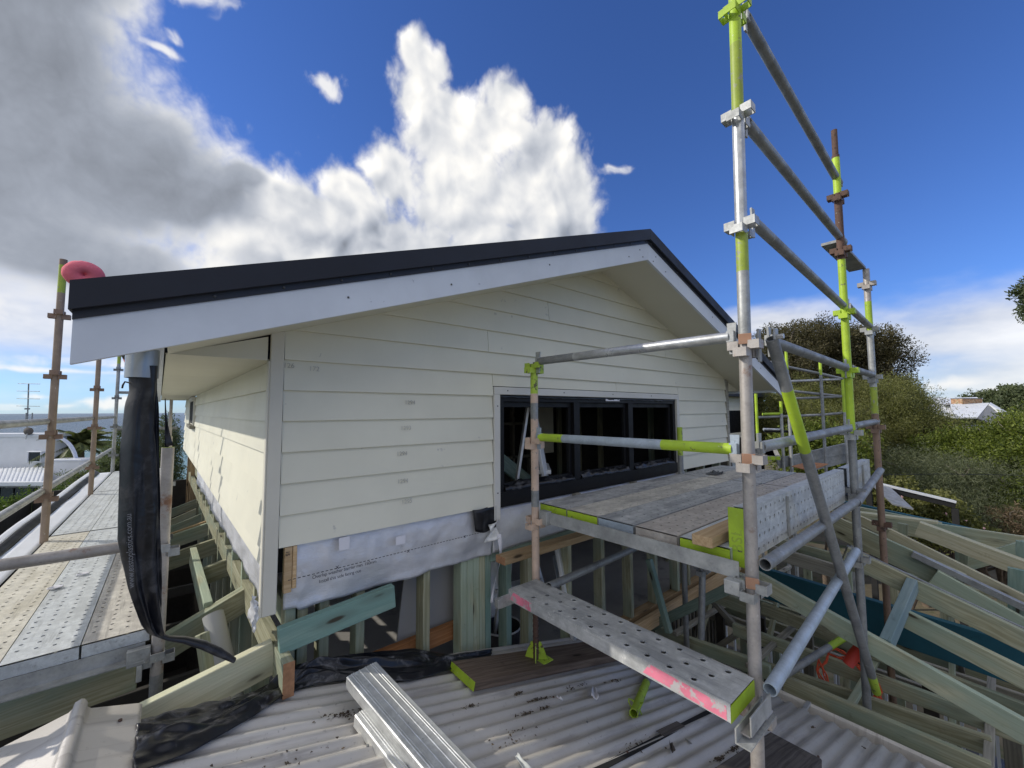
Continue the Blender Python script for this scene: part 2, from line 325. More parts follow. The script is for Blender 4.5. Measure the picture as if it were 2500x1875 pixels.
def mat_corrugated():
    m, t, b = newmat('old_roofing'); v, r = coords(t)
    n = t.noise(v, 1.6, 6, .6); n2 = t.noise(t.vmath('MULTIPLY', v, (.6, 9, 1)), 3, 5, .6); n3 = t.noise(v, 45, 4, .7)
    c = t.mix(t.maprange(n, .3, .7), (.50, .475, .44, 1), (.66, .635, .59, 1))
    c = t.mix(t.maprange(n2, .50, .70, 0, .6), c, (.30, .27, .245, 1)); c = t.mix(t.maprange(n3, .60, .72, 0, .55), c, (.22, .20, .18, 1))
    c = t.mix(t.maprange(t.noise(v, 7, 6, .7), .62, .74, 0, .5), c, (.70, .69, .67, 1))
    t.put(b.inputs['Base Color'], c); b.inputs['Roughness'].default_value = .45; b.inputs['Metallic'].default_value = .22; bump(t, b, n3, .2, .002)
mat_corrugated()
def mat_wrap():
    m, t, b = newmat('wrap'); v, r = coords(t)
    n = t.noise(v, 5, 7, .65); w = t.noise(t.vmath('MULTIPLY', v, (30, 1, 260)), 1, 3, .6)
    c = t.mix(t.maprange(n, .3, .75), (.60, .61, .64, 1), (.74, .75, .78, 1)); c = t.mix(t.maprange(t.noise(v, 17, 6, .75), .60, .75, 0, .5), c, (.34, .34, .33, 1))
    t.put(b.inputs['Base Color'], c); b.inputs['Roughness'].default_value = .36; b.inputs['Metallic'].default_value = .30; bump(t, b, t.math('ADD', n, t.math('MULTIPLY', w, .3)), .5, .012)
mat_wrap()
def mat_black_plastic(name, dust):
    m, t, b = newmat(name); v, r = coords(t)
    n = t.noise(v, 9, 8, .68, .6); cr = t.noise(v, 4, 4, .5, .8)
    d = t.math('MULTIPLY', t.maprange(t.math('ADD', n, t.math('MULTIPLY', t.noise(v, 60, 3, .7), .12)), .58, .74), dust)
    c = t.mix(d, (.006, .007, .011, 1), (.33, .33, .34, 1))
    t.put(b.inputs['Base Color'], c); t.put(b.inputs['Roughness'], t.maprange(n, .4, .7, .28, .65)); bump(t, b, cr, .4, .02)
mat_black_plastic('black_plastic', .12); mat_black_plastic('dusty_plastic', .45); mat_black_plastic('film_plastic', .25)
m_, t_, b_ = newmat('sleeve_print'); b_.inputs['Base Color'].default_value = (.16, .165, .175, 1); b_.inputs['Roughness'].default_value = .6
m_, t_, b_ = newmat('ink'); b_.inputs['Base Color'].default_value = (.025, .027, .04, 1); b_.inputs['Roughness'].default_value = .7
m_, t_, b_ = newmat('glass'); b_.inputs['Base Color'].default_value = (.9, .93, .92, 1); b_.inputs['Roughness'].default_value = 0
b_.inputs['Transmission Weight'].default_value = 1; b_.inputs['IOR'].default_value = 1.45
def mat_sea():
    m, t, b = newmat('sea'); tc = t.node('ShaderNodeTexCoord'); v = tc.outputs['Object']
    ln = t.vmath('LENGTH', v); f = t.maprange(ln, 60, 420)
    c = t.mix(f, (.10, .27, .30, 1), (.030, .075, .13, 1))
    c = t.mix(t.maprange(t.noise(t.vmath('MULTIPLY', v, (.02, .05, 1)), 1, 5, .6), .5, .75, 0, .5), c, (.03, .07, .11, 1))
    t.put(b.inputs['Base Color'], c); b.inputs['Roughness'].default_value = .28; b.inputs['Specular IOR Level'].default_value = .35
    w = t.noise(t.vmath('MULTIPLY', v, (.5, .9, 1)), 1, 6, .7); bump(t, b, w, 1.0, 1.2)
mat_sea()
simple('ground_dirt', (.13, .11, .07), .95, .4, .6, spots=(1.5, .5, .65, (.07, .085, .03)))

# ---------------------------------------------------------------- object helpers
def tag(o, label, cat, group=None):
    o['label'] = label; o['category'] = cat
    if group: o['group'] = group
    return o
def thing(name, label, cat, loc=(0, 0, 0), group=None):
    o = bpy.data.objects.new(name, None); COL.objects.link(o); o.location = loc; o.empty_display_size = .2
    return tag(o, label, cat, group)
def adopt(o, parent):
    if parent is None: return o
    mw = o.matrix_basis.copy(); o.parent = parent
    inv = Matrix.Identity(4); q = parent
    chain = []
    while q is not None: chain.append(q); q = q.parent
    mp = Matrix.Identity(4)
    for q in reversed(chain): mp = mp @ q.matrix_parent_inverse @ q.matrix_basis
    o.matrix_parent_inverse = mp.inverted(); o.matrix_basis = mw
    return o
def mesh_obj(name, me, mats, parent=None, mw=None, smooth=False):
    o = bpy.data.objects.new(name, me); COL.objects.link(o)
    for m in (mats if isinstance(mats, (list, tuple)) else [mats]):
        if len(me.materials) < (len(mats) if isinstance(mats, (list, tuple)) else 1): me.materials.append(M(m))
    if mw is not None: o.matrix_basis = mw
    if smooth: me.polygons.foreach_set('use_smooth', [True]*len(me.polygons))
    return adopt(o, parent)
def pyobj(name, verts, faces, mats, parent=None, mw=None, smooth=False, midx=None):
    me = bpy.data.meshes.new(name); me.from_pydata([tuple(v) for v in verts], [], faces); 
    if midx: me.polygons.foreach_set('material_index', midx)
    me.update(); return mesh_obj(name, me, mats, parent, mw, smooth)
def frame(a, b, up=Vector((0, 0, 1))):
    a = Vector(a); b = Vector(b); x = (b-a).normalized(); y = up.cross(x)
    if y.length < 1e-4: y = Vector((0, 1, 0)).cross(x)
    y.normalize(); z = x.cross(y)
    return Matrix(((x.x, y.x, z.x, a.x), (x.y, y.y, z.y, a.y), (x.z, y.z, z.z, a.z), (0, 0, 0, 1))), (b-a).length
_boxcache = {}
def boxmesh(L, w, h, z0, bev=.003):
    key = (round(L, 3), round(w, 3), round(h, 3), round(z0, 3), bev)
    if key in _boxcache: return _boxcache[key].copy()
    bm = bmesh.new(); bmesh.ops.create_cube(bm, size=1)
    for v in bm.verts: v.co = Vector(((v.co.x+.5)*L, v.co.y*w, z0+(v.co.z+.5)*h))
    if bev: bmesh.ops.bevel(bm, geom=bm.edges[:], offset=min(bev, w*.2, h*.2), segments=1, affect='EDGES')
    me = bpy.data.meshes.new('box'); bm.to_mesh(me); bm.free(); _boxcache[key] = me
    return me.copy()
def beam(name, a, b, w, h, mat, parent=None, anchor='top', up=Vector((0, 0, 1)), bev=.003):
    mw, L = frame(a, b, up); z0 = {'top': -h, 'mid': -h/2, 'bot': 0}[anchor]
    return mesh_obj(name, boxmesh(L, w, h, z0, bev), mat, parent, mw)
def box(name, lo, hi, mat, parent=None, bev=.002):
    lo = Vector(lo); hi = Vector(hi); s = hi-lo
    mw = Matrix.Translation((lo.x, (lo.y+hi.y)/2, lo.z))
    return mesh_obj(name, boxmesh(s.x, s.y, s.z, 0, bev), mat, parent, mw)
def tube(name, a, b, r, segs, parent=None, n=16, wall=.004, hollow=True):
    """tube along local X; segs = [(end fraction, material), ...] paints bands along it"""
    if isinstance(segs, str): segs = [(1, segs)]
    mw, L = frame(a, b); V = []; F = []; MI = []; names = []
    for _, m in segs:
        if m not in names: names.append(m)
    ts = [0]+[s[0] for s in segs]
    ang = [2*math.pi*i/n for i in range(n)]
    for tt in ts: V += [(tt*L, r*math.cos(q), r*math.sin(q)) for q in ang]
    for k, (_, m) in enumerate(segs):
        for i in range(n):
            j = (i+1) % n; F.append((k*n+i, (k+1)*n+i, (k+1)*n+j, k*n+j)); MI.append(names.index(m))
    if hollow:
        base = len(V); ri = r-wall
        for tt in (0, min(.25, .5*L)/L, 1-min(.25, .5*L)/L, 1): V += [(tt*L, ri*math.cos(q), ri*math.sin(q)) for q in ang]
        last = (len(ts)-1)*n
        for i in range(n):
            j = (i+1) % n
            F += [(base+i, i, j, base+j), (last+i, base+3*n+i, base+3*n+j, last+j), (base+i, base+j, base+n+j, base+n+i), (base+2*n+i, base+2*n+j, base+3*n+j, base+3*n+i)]
            MI += [0, names.index(segs[-1][1]), 0, names.index(segs[-1][1])]
        F += [tuple(base+n+i for i in range(n)), tuple(base+2*n+i for i in reversed(range(n)))]; MI += [0, 0]
    else:
        F += [tuple(reversed(range(n))), tuple((len(ts)-1)*n+i for i in range(n))]; MI += [0, names.index(segs[-1][1])]
    o = pyobj(name, V, F, names, parent, mw, midx=MI)
    sm = [len(p.vertices) == 4 for p in o.data.polygons]; o.data.polygons.foreach_set('use_smooth', sm)
    es = o.data.edges
    try: o.data.set_sharp_from_angle(angle=R(40))
    except Exception: pass
    return o
def pathtube(name, pts, r, mat, parent=None, n=8, closed=False, radii=None, flat=1.0):
    pts = [Vector(p) for p in pts]; V = []; F = []; N = len(pts); prev = None
    for i, p in enumerate(pts):
        d = (pts[(i+1) % N]-pts[i-1]) if closed or 0 < i < N-1 else (pts[1]-pts[0] if i == 0 else pts[-1]-pts[-2])
        d.normalize()
        y = Vector((0, 0, 1)).cross(d) if prev is None else prev-d*prev.dot(d)
        if y.length < 1e-3: y = Vector((0, 1, 0)).cross(d)
        y.normalize(); z = d.cross(y); prev = y; rr = radii[i] if radii else r
        V += [p+y*(rr*math.cos(2*math.pi*k/n))+z*(rr*flat*math.sin(2*math.pi*k/n)) for k in range(n)]
    for i in range(N if closed else N-1):
        q = (i+1) % N
        for k in range(n): l = (k+1) % n; F.append((i*n+k, q*n+k, q*n+l, i*n+l))
    if not closed: F += [tuple(reversed(range(n))), tuple((N-1)*n+k for k in range(n))]
    return pyobj(name, V, F, mat, parent, smooth=True)
def prism(name, poly, axis, lo, hi, mat, parent=None):
    """polygon in the plane across axis ('x': (y,z), 'y': (x,z), 'z': (x,y)) pushed from lo to hi"""
    def P(q, v): return {'x': (v, q[0], q[1]), 'y': (q[0], v, q[1]), 'z': (q[0], q[1], v)}[axis]
    n = len(poly); V = [P(q, lo) for q in poly]+[P(q, hi) for q in poly]
    F = [tuple(range(n)), tuple(reversed(range(n, 2*n)))]+[(i, i+n, (i+1) % n+n, (i+1) % n) for i in range(n)]
    o = pyobj(name, V, F, mat, parent)
    bm = bmesh.new(); bm.from_mesh(o.data); bmesh.ops.recalc_face_normals(bm, faces=bm.faces); bm.to_mesh(o.data); bm.free(); return o
def text_mesh(name, body, size, mat, mw, parent=None, extrude=.0006, spacing=1.0):
    cu = bpy.data.curves.new(name, 'FONT'); cu.body = body; cu.size = size; cu.extrude = extrude; cu.space_character = spacing
    cu.align_x = 'LEFT'
    to = bpy.data.objects.new(name+'_tmp', cu); COL.objects.link(to)
    me = bpy.data.meshes.new_from_object(to.evaluated_get(bpy.context.evaluated_depsgraph_get()))
    bpy.data.objects.remove(to); me.materials.clear()
    return mesh_obj(name, me, mat, parent, mw)
def basis(o, x, y, z):
    o = Vector(o); return Matrix(((x[0], y[0], z[0], o.x), (x[1], y[1], z[1], o.y), (x[2], y[2], z[2], o.z), (0, 0, 0, 1)))
def gridsheet(name, fn, nu, nv, mat, parent=None, thick=0, smooth=True):
    V = [fn(i/nu, j/nv) for j in range(nv+1) for i in range(nu+1)]
    F = [(j*(nu+1)+i, j*(nu+1)+i+1, (j+1)*(nu+1)+i+1, (j+1)*(nu+1)+i) for j in range(nv) for i in range(nu)]
    o = pyobj(name, V, F, mat, parent, smooth=smooth)
    if thick:
        md = o.modifiers.new('thick', 'SOLIDIFY'); md.thickness = thick; md.offset = 0
    return o
def fb(x, y, z=0, s=1, o=4): return noise.fractal(Vector((x*s, y*s, z*s)), 1, 2, o)
def structure(o): o['kind'] = 'structure'; return o
#@@PART2
# ---------------------------------------------------------------- ground and sea
GZ = -5.2
def build_ground():
    # one sheet: flat round the house, falling to the shore on the sea side, rising a little inland
    xs = np.concatenate([np.linspace(-400, -60, 12), np.linspace(-50, 120, 40), np.linspace(140, 6000, 14)])
    ys = np.concatenate([np.linspace(-300, -20, 8), np.linspace(-15, 90, 36), np.linspace(110, 6000, 14)])
    V = []; nx = len(xs)
    for y in ys:
        for x in xs:
            w = x*.766-y*.643                        # rightwards across the view
            sea = max(0, min(1, (-w-16)/16)); z = GZ - 9.5*sea*sea*(3-2*sea) + .25*fb(x, y, 0, .07)
            if w > 12: z += min(3, (w-12)*.05)
            V.append((x, y, z))
    F = [(j*nx+i, j*nx+i+1, (j+1)*nx+i+1, (j+1)*nx+i) for j in range(len(ys)-1) for i in range(nx-1)]
    g = structure(pyobj('ground', V, F, 'ground_dirt', smooth=True)); g['label'] = 'sandy ground under the house and gardens'
    s = structure(pyobj('sea', [(-30000, -30000, 0), (9000, -30000, 0), (9000, 42000, 0), (-30000, 42000, 0)], [(0, 1, 2, 3)], 'sea', mw=Matrix.Translation((-20, 35, -13.5))))
    s['label'] = 'blue sea with small ripples out to the horizon'
build_ground()

# ---------------------------------------------------------------- the new house
HX0, HX1, HY0, HY1 = .36, 5.37, 2.19, 10.4            # outer faces
SH = .0165                                              # the long wall runs a degree off square
def wx(y): return HX0-SH*(y-HY0)
ZB, EXP = -.63, .147                                    # lowest board edge, board cover
TP = .341; RX = (HX0+HX1)/2                  # roof pitch and ridge line
def rake(x): return .388+TP*(min(x, 2*RX-x)-.40)
house = thing('house', 'cream weatherboard gable house under construction with dark metal roof', 'house', (HX0, HY0, GZ))

def clip_rake(x0, x1, z0, z1):
    """board polygon cut by the two raking soffit lines"""
    pts = [(x0, z0), (x1, z0), (x1, z1), (x0, z1)]
    for sgn in (1, -1):
        out = []
        g = (lambda p: (.388+TP*(p[0]-.40))-p[1]) if sgn == 1 else (lambda p: (.388+TP*(2*RX-p[0]-.40))-p[1])
        for i, p in enumerate(pts):
            q = pts[(i+1) % len(pts)]; a, b = g(p), g(q)
            if a >= 0: out.append(p)
            if a*b < 0:
                t = a/(a-b); out.append((p[0]+t*(q[0]-p[0]), p[1]+t*(q[1]-p[1])))
        pts = out
        if len(pts) < 3: return []
    return pts
def lap(z, zb): return .019*(1-(z-zb)/.165)
def front_board(pieces, zb):
    V = []; F = []
    for poly in pieces:
        n = len(poly); b = len(V); V += [(x, HY0-lap(z, zb), z) for x, z in poly]+[(x, HY0-lap(z, zb)+.014, z) for x, z in poly]
        F += [tuple(b+i for i in range(n)), tuple(b+n+i for i in reversed(range(n)))]+[(b+i, b+i+n, b+(i+1) % n+n, b+(i+1) % n) for i in range(n)]
    o = pyobj('weatherboard', V, F, 'weatherboard', house)
    bm = bmesh.new(); bm.from_mesh(o.data); bmesh.ops.recalc_face_normals(bm, faces=bm.faces); bm.to_mesh(o.data); bm.free()
WX0, WX1, WZ1 = 1.663, 4.145, .166                      # outside of window trim
joints = {3: [], 5: [3.05], 6: [], 7: [1.62], 8: [3.9], 9: [2.2]}
for k in range(0, 13):
    z0 = ZB+k*EXP; z1 = z0+.165; xa, xb = .405, 5.33
    if z1 <= WZ1: spans = [(xa, WX0-.004, z0), (WX1+.004, xb, z0)]
    elif z0 < WZ1: spans = [(xa, WX0-.004, z0), (WX0-.003, WX1+.003, WZ1+.004), (WX1+.004, xb, z0)]
    else: spans = [(xa, xb, z0)]
    for s in spans:
        cuts = [s[0]]+[j for j in joints.get(k, []) if s[0] < j < s[1]]+[s[1]]
        for a, b in zip(cuts, cuts[1:]):
            p = clip_rake(a+.0015, b-.0015, s[2], z1)
            if len(p) >= 3: front_board([p], z0)
# pencil marks left by the carpenters
def front_text(body, x, y, size, mat='pencil', yy=HY0-.0165, rot=0):
    p = U(x, y, 'y', yy); c, s = math.cos(rot), math.sin(rot)
    return text_mesh('pencil_mark', body, size, mat, basis(p, (c, 0, s), (-s, 0, c), (0, -1, 0)), house, .0003)
for body, x, y in (('172', 754, 905), ('126', 691, 897), ('1294', 988, 987), ('1293', 978, 1050), ('1294', 968, 1113), ('1294', 970, 1181), ('1295', 980, 1231)): front_text(body, x, y, .033)
for body, x, y in (('n', 1248, 775), ('m', 1206, 768), (':', 1700, 925), ('/', 780, 872)): front_text(body, x, y, .03)

# long left wall
def side_board(y0, y1, zb, ztop=None):
    z1 = zb+.165 if ztop is None else ztop; V = []
    for y in (y0, y1):
        for z, off in ((zb, 0), (z1, 0), (z1, .014), (zb, .014)): V.append((wx(y)-lap(z, zb)+off, y, z))
    pyobj('weatherboard', V, [(0, 1, 5, 4), (1, 2, 6, 5), (2, 3, 7, 6), (3, 0, 4, 7), (0, 3, 2, 1), (4, 5, 6, 7)], 'weatherboard', house)
SWY0, SWY1, SWZ0, SWZ1 = 7.35, 8.75, -.16, .17           # side window
for k in range(-1, 6):
    zb = ZB+k*EXP if k >= 0 else -.705; rnd = random.Random(k); y = 2.215; ys = [y]
    while y < HY1: y += rnd.choice((1.8, 2.4, 3.0)) if len(ys) > 1 else rnd.uniform(1, 2.6); ys.append(min(y, HY1))
    zt = min(zb+.165, .243) if k >= 0 else -.612
    for a, b in zip(ys, ys[1:]):
        for c, d in ((a, b),):
            if zb > SWZ0-.16 and c < SWY1 and d > SWY0:
                if c < SWY0: side_board(c+.0015, SWY0, zb, zt)
                if d > SWY1: side_board(SWY1, d-.0015, zb, zt)
            else: side_board(c+.0015, d-.0015, zb, zt)
box('corner_board', (HX0-.014, HY0-.026, -.92), (HX0+.043, HY0-.002, rake(.40)-.004), 'cornerboard', house, .003)
box('corner_board', (HX0-.0215, HY0-.0255, -.92), (HX0-.0145, HY0+.022, .24), 'cornerboard', house, .003)
box('corner_board', (HX1-.042, HY0-.024, -.75), (HX1+.022, HY0-.002, rake(5.34)-.004), 'grey_timber', house, .003)
# eaves: return, soffits, fascias, barges
pyz = [(-.028, .243), (HX0-.024, .243), (HX0-.024, rake(HX0)-.02), ]
prism('eave_return', pyz, 'y', HY0-.012, HY0, 'soffit', house)
prism('eave_return', [(2*RX-x, z) for x, z in pyz], 'y', HY0-.012, HY0, 'soffit', house)
for sgn in (0, 1):
    def mx(x): return x if not sgn else 2*RX-x
    ys = [2.195, 3.4, 4.6, 5.8, 7.0, 8.2, 9.4, 10.4]
    for a, b in zip(ys, ys[1:]):                                 # eave soffit sheets
        sa = SH*(a-HY0) if not sgn else 0; sb = SH*(b-HY0) if not sgn else 0
        V = [(mx(-.0255)-sa, a+.002, .244), (mx(HX0)-sa, a+.002, .244), (mx(HX0)-sb, b-.002, .244), (mx(-.0255)-sb, b-.002, .244)]
        V += [(x, y, z+.006) for x, y, z in V]
        pyobj('eave_soffit', V, [(0, 1, 2, 3), (7, 6, 5, 4), (0, 4, 5, 1), (1, 5, 6, 2), (2, 6, 7, 3), (3, 7, 4, 0)], 'soffit', house)
    a = (mx(-.044), 1.75, .40); sh = SH*8.5 if not sgn else 0
    beam('fascia', a, (mx(-.044)-sh, HY1+.05, .40), .038, .185, 'barge_white', house)
    g0, g1 = (mx(-.066), 1.76, .385), (mx(-.066)-sh, HY1+.05, .385)
    d = -1 if not sgn else 1                                      # gutter: an open trough
    prof = [(0, 0), (0, -.10), (d*.10, -.11), (d*.115, -.02), (d*.10, -.02), (d*.093, -.095), (d*.012, -.09), (d*.012, 0)]
    V = [(g0[0]+u, g0[1], g0[2]+w) for u, w in prof]+[(g1[0]+u, g1[1], g1[2]+w) for u, w in prof]; n = len(prof)
    pyobj('gutter', V, [(i, (i+1) % n, (i+1) % n+n, i+n) for i in range(n)]+[(0, 1, 2, 3, 4, 5, 6, 7)], 'roof_dark', house)
    # raking soffit under the verge
    V = []
    for x in (-.02, RX-.001):
        z = .388+TP*(x-.40)
        V += [(mx(x), 1.745, z-.003), (mx(x), HY0+.0, z-.003), (mx(x), HY0+.0, z+.004), (mx(x), 1.745, z+.004)]
    pyobj('verge_soffit', V, [(0, 1, 5, 4), (1, 2, 6, 5), (2, 3, 7, 6), (3, 0, 4, 7), (3, 2, 1, 0), (4, 5, 6, 7)], 'soffit', house)
    def rakeboard(name, zlo, zhi, y0, y1, x0, mat):
        f = lambda x, z: (mx(x), z+TP*(x+.231))
        pts = [f(x0, zlo), f(RX-.0008, zlo), f(RX-.0008, zhi), f(x0, zhi)]
        return prism(name, pts, 'y', y0, y1, mat, house)
    rakeboard('barge_board', .142, .275, 1.72, 1.742, -.231, 'barge_white')
    rakeboard('barge_flashing', .2735, .302, 1.714, 1.75, -.232, 'roof_dark_low')
    rakeboard('barge_cap', .300, .385, 1.690, 1.78, -.238, 'roof_dark')
    rakeboard('roof_sheet', .330, .372, 1.781, HY1+.5, -.235, 'roof_dark')
    for q in range(14):                                           # screws in the flashing
        x = .1+q*.21; z = .288+TP*(x+.231)
        box('screw', (mx(x)-.004, 1.708, z-.004), (mx(x)+.004, 1.7138, z+.004), 'nailhead', house, .001)
    for x, dz in ((.55, .07), (1.05, .055), (1.75, .08), (2.6, .05), (2.75, .09), (2.79, .03)):
        z = .142+dz+TP*(x+.231); box('screw', (mx(x)-.004, 1.7165, z-.004), (mx(x)+.004, 1.7198, z+.004), 'nailhead', house, .001)
# rear gable end wall and the right long wall, mostly out of sight
prism('rear_wall', [(.3, -1.9), (HX1, -1.9), (HX1, .24), (RX, rake(RX)), (.3, .24)], 'y', HY1-.1, HY1-.02, 'weatherboard', house)
for k in range(0, 6):
    zb = ZB+k*EXP
    V = [(HX1+lap(z, zb)-o, y, z) for y in (2.215, HY1) for z, o in ((zb, 0), (zb+.165, 0), (zb+.165, .014), (zb, .014))]
    pyobj('weatherboard', V, [(0, 1, 5, 4), (1, 2, 6, 5), (2, 3, 7, 6), (3, 0, 4, 7), (0, 3, 2, 1), (4, 5, 6, 7)], 'weatherboard', house)
box('wall_shade_sheet', (HX1-.04, 2.33, -1.93), (HX1-.035, HY1-.15, .24), 'lining_dark', house)  # dark sheets added behind the cladding so the interior stays in shade
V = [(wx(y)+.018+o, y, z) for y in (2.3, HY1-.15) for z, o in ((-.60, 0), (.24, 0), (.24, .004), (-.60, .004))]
pyobj('wall_shade_sheet', V, [(0, 1, 5, 4), (1, 2, 6, 5), (2, 3, 7, 6), (3, 0, 4, 7), (0, 3, 2, 1), (4, 5, 6, 7)], 'lining_dark', house)
box('wall_shade_sheet', (.46, 2.232, .18), (HX1-.1, 2.236, .26), 'lining_dark', house)
box('inner_shade_sheet', (.5, 5.66, -1.93), (HX1-.15, 5.68, .25), 'lining_dark', house)  # dark sheet added on the inner studs to deepen the shade indoors
box('rear_shade_sheet', (.45, HY1-.14, -1.93), (HX1-.1, HY1-.12, .24), 'lining_dark', house)  # dark sheet added over the cream rear wall to darken the room
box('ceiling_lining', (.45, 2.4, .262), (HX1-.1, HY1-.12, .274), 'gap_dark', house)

# front window: trim, black frame still half wrapped, three bays
TW = .052
box('window_trim', (WX0, HY0-.022, .113), (WX1, HY0+.02, .165), 'trim', house, .003)
box('window_trim', (WX0, HY0-.0225, -.725), (WX0+TW, HY0+.02, .1128), 'trim', house, .003)
box('window_trim', (WX1-TW, HY0-.0225, -.725), (WX1, HY0+.02, .1128), 'trim', house, .003)
for x in (1.78, 2.35, 2.98, 3.6): box('screw', (x-.004, HY0-.0255, .137), (x+.004, HY0-.0221, .145), 'nailhead', house, .001)
for z in (.03, -.55): box('screw', (1.686, HY0-.026, z), (1.694, HY0-.0226, z+.008), 'nailhead', house, .001)
win = pyobj('window', [], [], 'black_frame', house)
FX0, FX1, FZ0, FZ1 = WX0+TW+.001, WX1-TW-.001, -.648, .112
def wbox(n, lo, hi, m='black_frame', p=None): return box(n, lo, hi, m, p or house, .002)
bm = bmesh.new()
def bbox(lo, hi):
    r = bmesh.ops.create_cube(bm, size=1)
    for v in r['verts']: v.co = Vector([lo[i]+(v.co[i]+.5)*(hi[i]-lo[i]) for i in range(3)])
bbox((FX0, HY0+.0, FZ1-.045), (FX1, HY0+.10, FZ1)); bbox((FX0, HY0-.01, FZ0), (FX1, HY0+.11, FZ0+.10))
bbox((FX0, HY0+.001, FZ0+.1), (FX0+.045, HY0+.10, FZ1-.045)); bbox((FX1-.045, HY0+.001, FZ0+.1), (FX1, HY0+.10, FZ1-.045))
bbox((2.49, HY0+.002, FZ0+.1), (2.56, HY0+.09, FZ1-.045)); bbox((3.245, HY0+.002, FZ0+.1), (3.315, HY0+.09, FZ1-.045))
bm.to_mesh(win.data); bm.free()
for a, b in ((FX0+.045, 2.49), (2.56, 3.245), (3.315, FX1-.045)):
    s = win
    wbox('sash_rail', (a+.001, HY0+.03, FZ1-.085), (b-.001, HY0+.06, FZ1-.046), p=win)
    wbox('sash_rail', (a+.001, HY0+.03, FZ0+.101), (b-.001, HY0+.06, FZ0+.15), p=win)
    wbox('sash_stile', (a+.001, HY0+.032, FZ0+.151), (a+.03, HY0+.058, FZ1-.086), p=win)
    wbox('sash_stile', (b-.03, HY0+.032, FZ0+.151), (b-.001, HY0+.058, FZ1-.086), p=win)
    def film(u, v, a=a, b=b):                                     # torn protective film slumped on the sill
        x = a+.01+(b-a-.02)*u; t = v*2-1
        return (x, HY0-.012+.075*v+.006*fb(x, v, 1, 9), FZ0+.10+.055*(1-t*t)*(.5+.9*abs(fb(x, v, 3, 5)))+.006*fb(x, v, 7, 30))
    gridsheet('film', film, 60, 8, 'film_plastic', win, .001)
gridsheet('film', lambda u, v: (FX0+.01+(FX1-FX0-.02)*u, HY0-.004-.006*abs(fb(u*30, v, 0, 1)), FZ1-.004-(.014+.016*abs(fb(u*24, 0, 5, 1)))*v), 120, 3, 'film_plastic', win, .001)
box('window_sticker', (2.90, HY0-.006, .083), (3.10, HY0-.001, .101), 'paper', win, 0)
for x in (2.46, 3.25): box('sill_packer', (x, HY0-.03, FZ0-.035), (x+.06, HY0+.04, FZ0-.002), 'grey_timber', house)
# side window in the long wall
sw = box('window_frame', (wx(8)-.026, SWY0, SWZ0-.02), (wx(8)+.06, SWY0+.06, SWZ1+.06), 'trim', house)
box('window_frame', (wx(8)-.03, SWY1-.06, SWZ0-.02), (wx(8)+.06, SWY1, SWZ1+.06), 'trim', house)
box('window_frame', (wx(8)-.04, SWY0+.061, SWZ1), (wx(8)+.06, SWY1-.061, SWZ1+.06), 'trim', house)
box('window_sill', (wx(8)-.06, SWY0-.05, SWZ0-.07), (wx(8)+.06, SWY1+.05, SWZ0-.021), 'grey_timber', house)
box('window_shade_panel', (wx(8)-.022, SWY0+.06, SWZ0), (wx(8)-.015, SWY1-.06, SWZ1), 'gap_dark', house)  # black panel painted in for the shade of the open window

# stud frame below the cladding
for x in (.475, .53, .63, .81, 1.20, 1.462, 1.51, 1.557, 1.604, 1.652, 1.83, 2.03, 2.45, 2.87, 3.285, 3.70, 4.12, 4.35, 4.78, 5.2):
    top = rake(x)-.06 if (x < WX0-.01 or x > WX1-.05) else -.70
    m = 'teal_pine' if x in (1.652, 1.83) else 'green_pine'
    beam('stud', (x, 2.27, -1.88), (x, 2.27, top), .092, .046, m, house, 'mid', up=Vector((1, 0, 0)))
beam('wall_plate', (.42, 2.27, -1.88), (5.36, 2.27, -1.88), .092, .046, 'raw_pine', house)
beam('wall_plate', (2.0, 2.13, -1.86), (5.4, 2.13, -1.86), .045, .12, 'raw_pine', house)
beam('lintel', (1.68, 2.27, -.655), (4.15, 2.27, -.655), .09, .045, 'green_pine', house)
beam('lintel', (1.66, 2.225, -.86), (4.3, 2.225, -.86), .04, .14, 'teal_pine', house)
for y in (2.75, 3.2, 3.65, 4.1, 4.55, 5.0, 5.45, 5.9, 6.35, 6.8, 7.3, 8.9, 9.5, 10.):
    beam('stud', (wx(y)+.09, y, -1.88), (wx(y)+.09, y, .235), .046, .09, 'green_pine' if y < 8 else 'raw_pine', house, 'mid', up=Vector((1, 0, 0)))
    beam('stud', (HX1-.09, y, -1.88), (HX1-.09, y, .235), .046, .09, 'green_pine', house, 'mid', up=Vector((1, 0, 0)))
for x in (.9, 1.35, 1.8, 2.25, 2.9, 3.35, 3.8, 4.25, 4.7, 5.1):                    # an inner wall
    beam('stud', (x, 5.6, -1.88), (x, 5.6, .255), .09, .046, 'grey_timber', house, 'mid', up=Vector((1, 0, 0)))
for z in (-.8, -.2): beam('nogging', (.8, 5.6, z), (5.2, 5.6, z), .09, .045, 'grey_timber', house)
box('inner_cladding', (4.05, 4.3, -.62), (4.42, 4.32, .2), 'soffit', house)
beam('brace', (1.35, 2.75, .22), (2.75, 2.75, -.75), .045, .12, 'teal_pine', house)
box('floor_sheet', (.40, 2.23, -1.97), (5.38, HY1-.1, -1.932), 'floor_sheet', house)
beam('rafter', U(677.5, 1534, 'y', 2.13), U(959, 1426, 'y', 2.13), .045, .115, 'teal_pine', house)
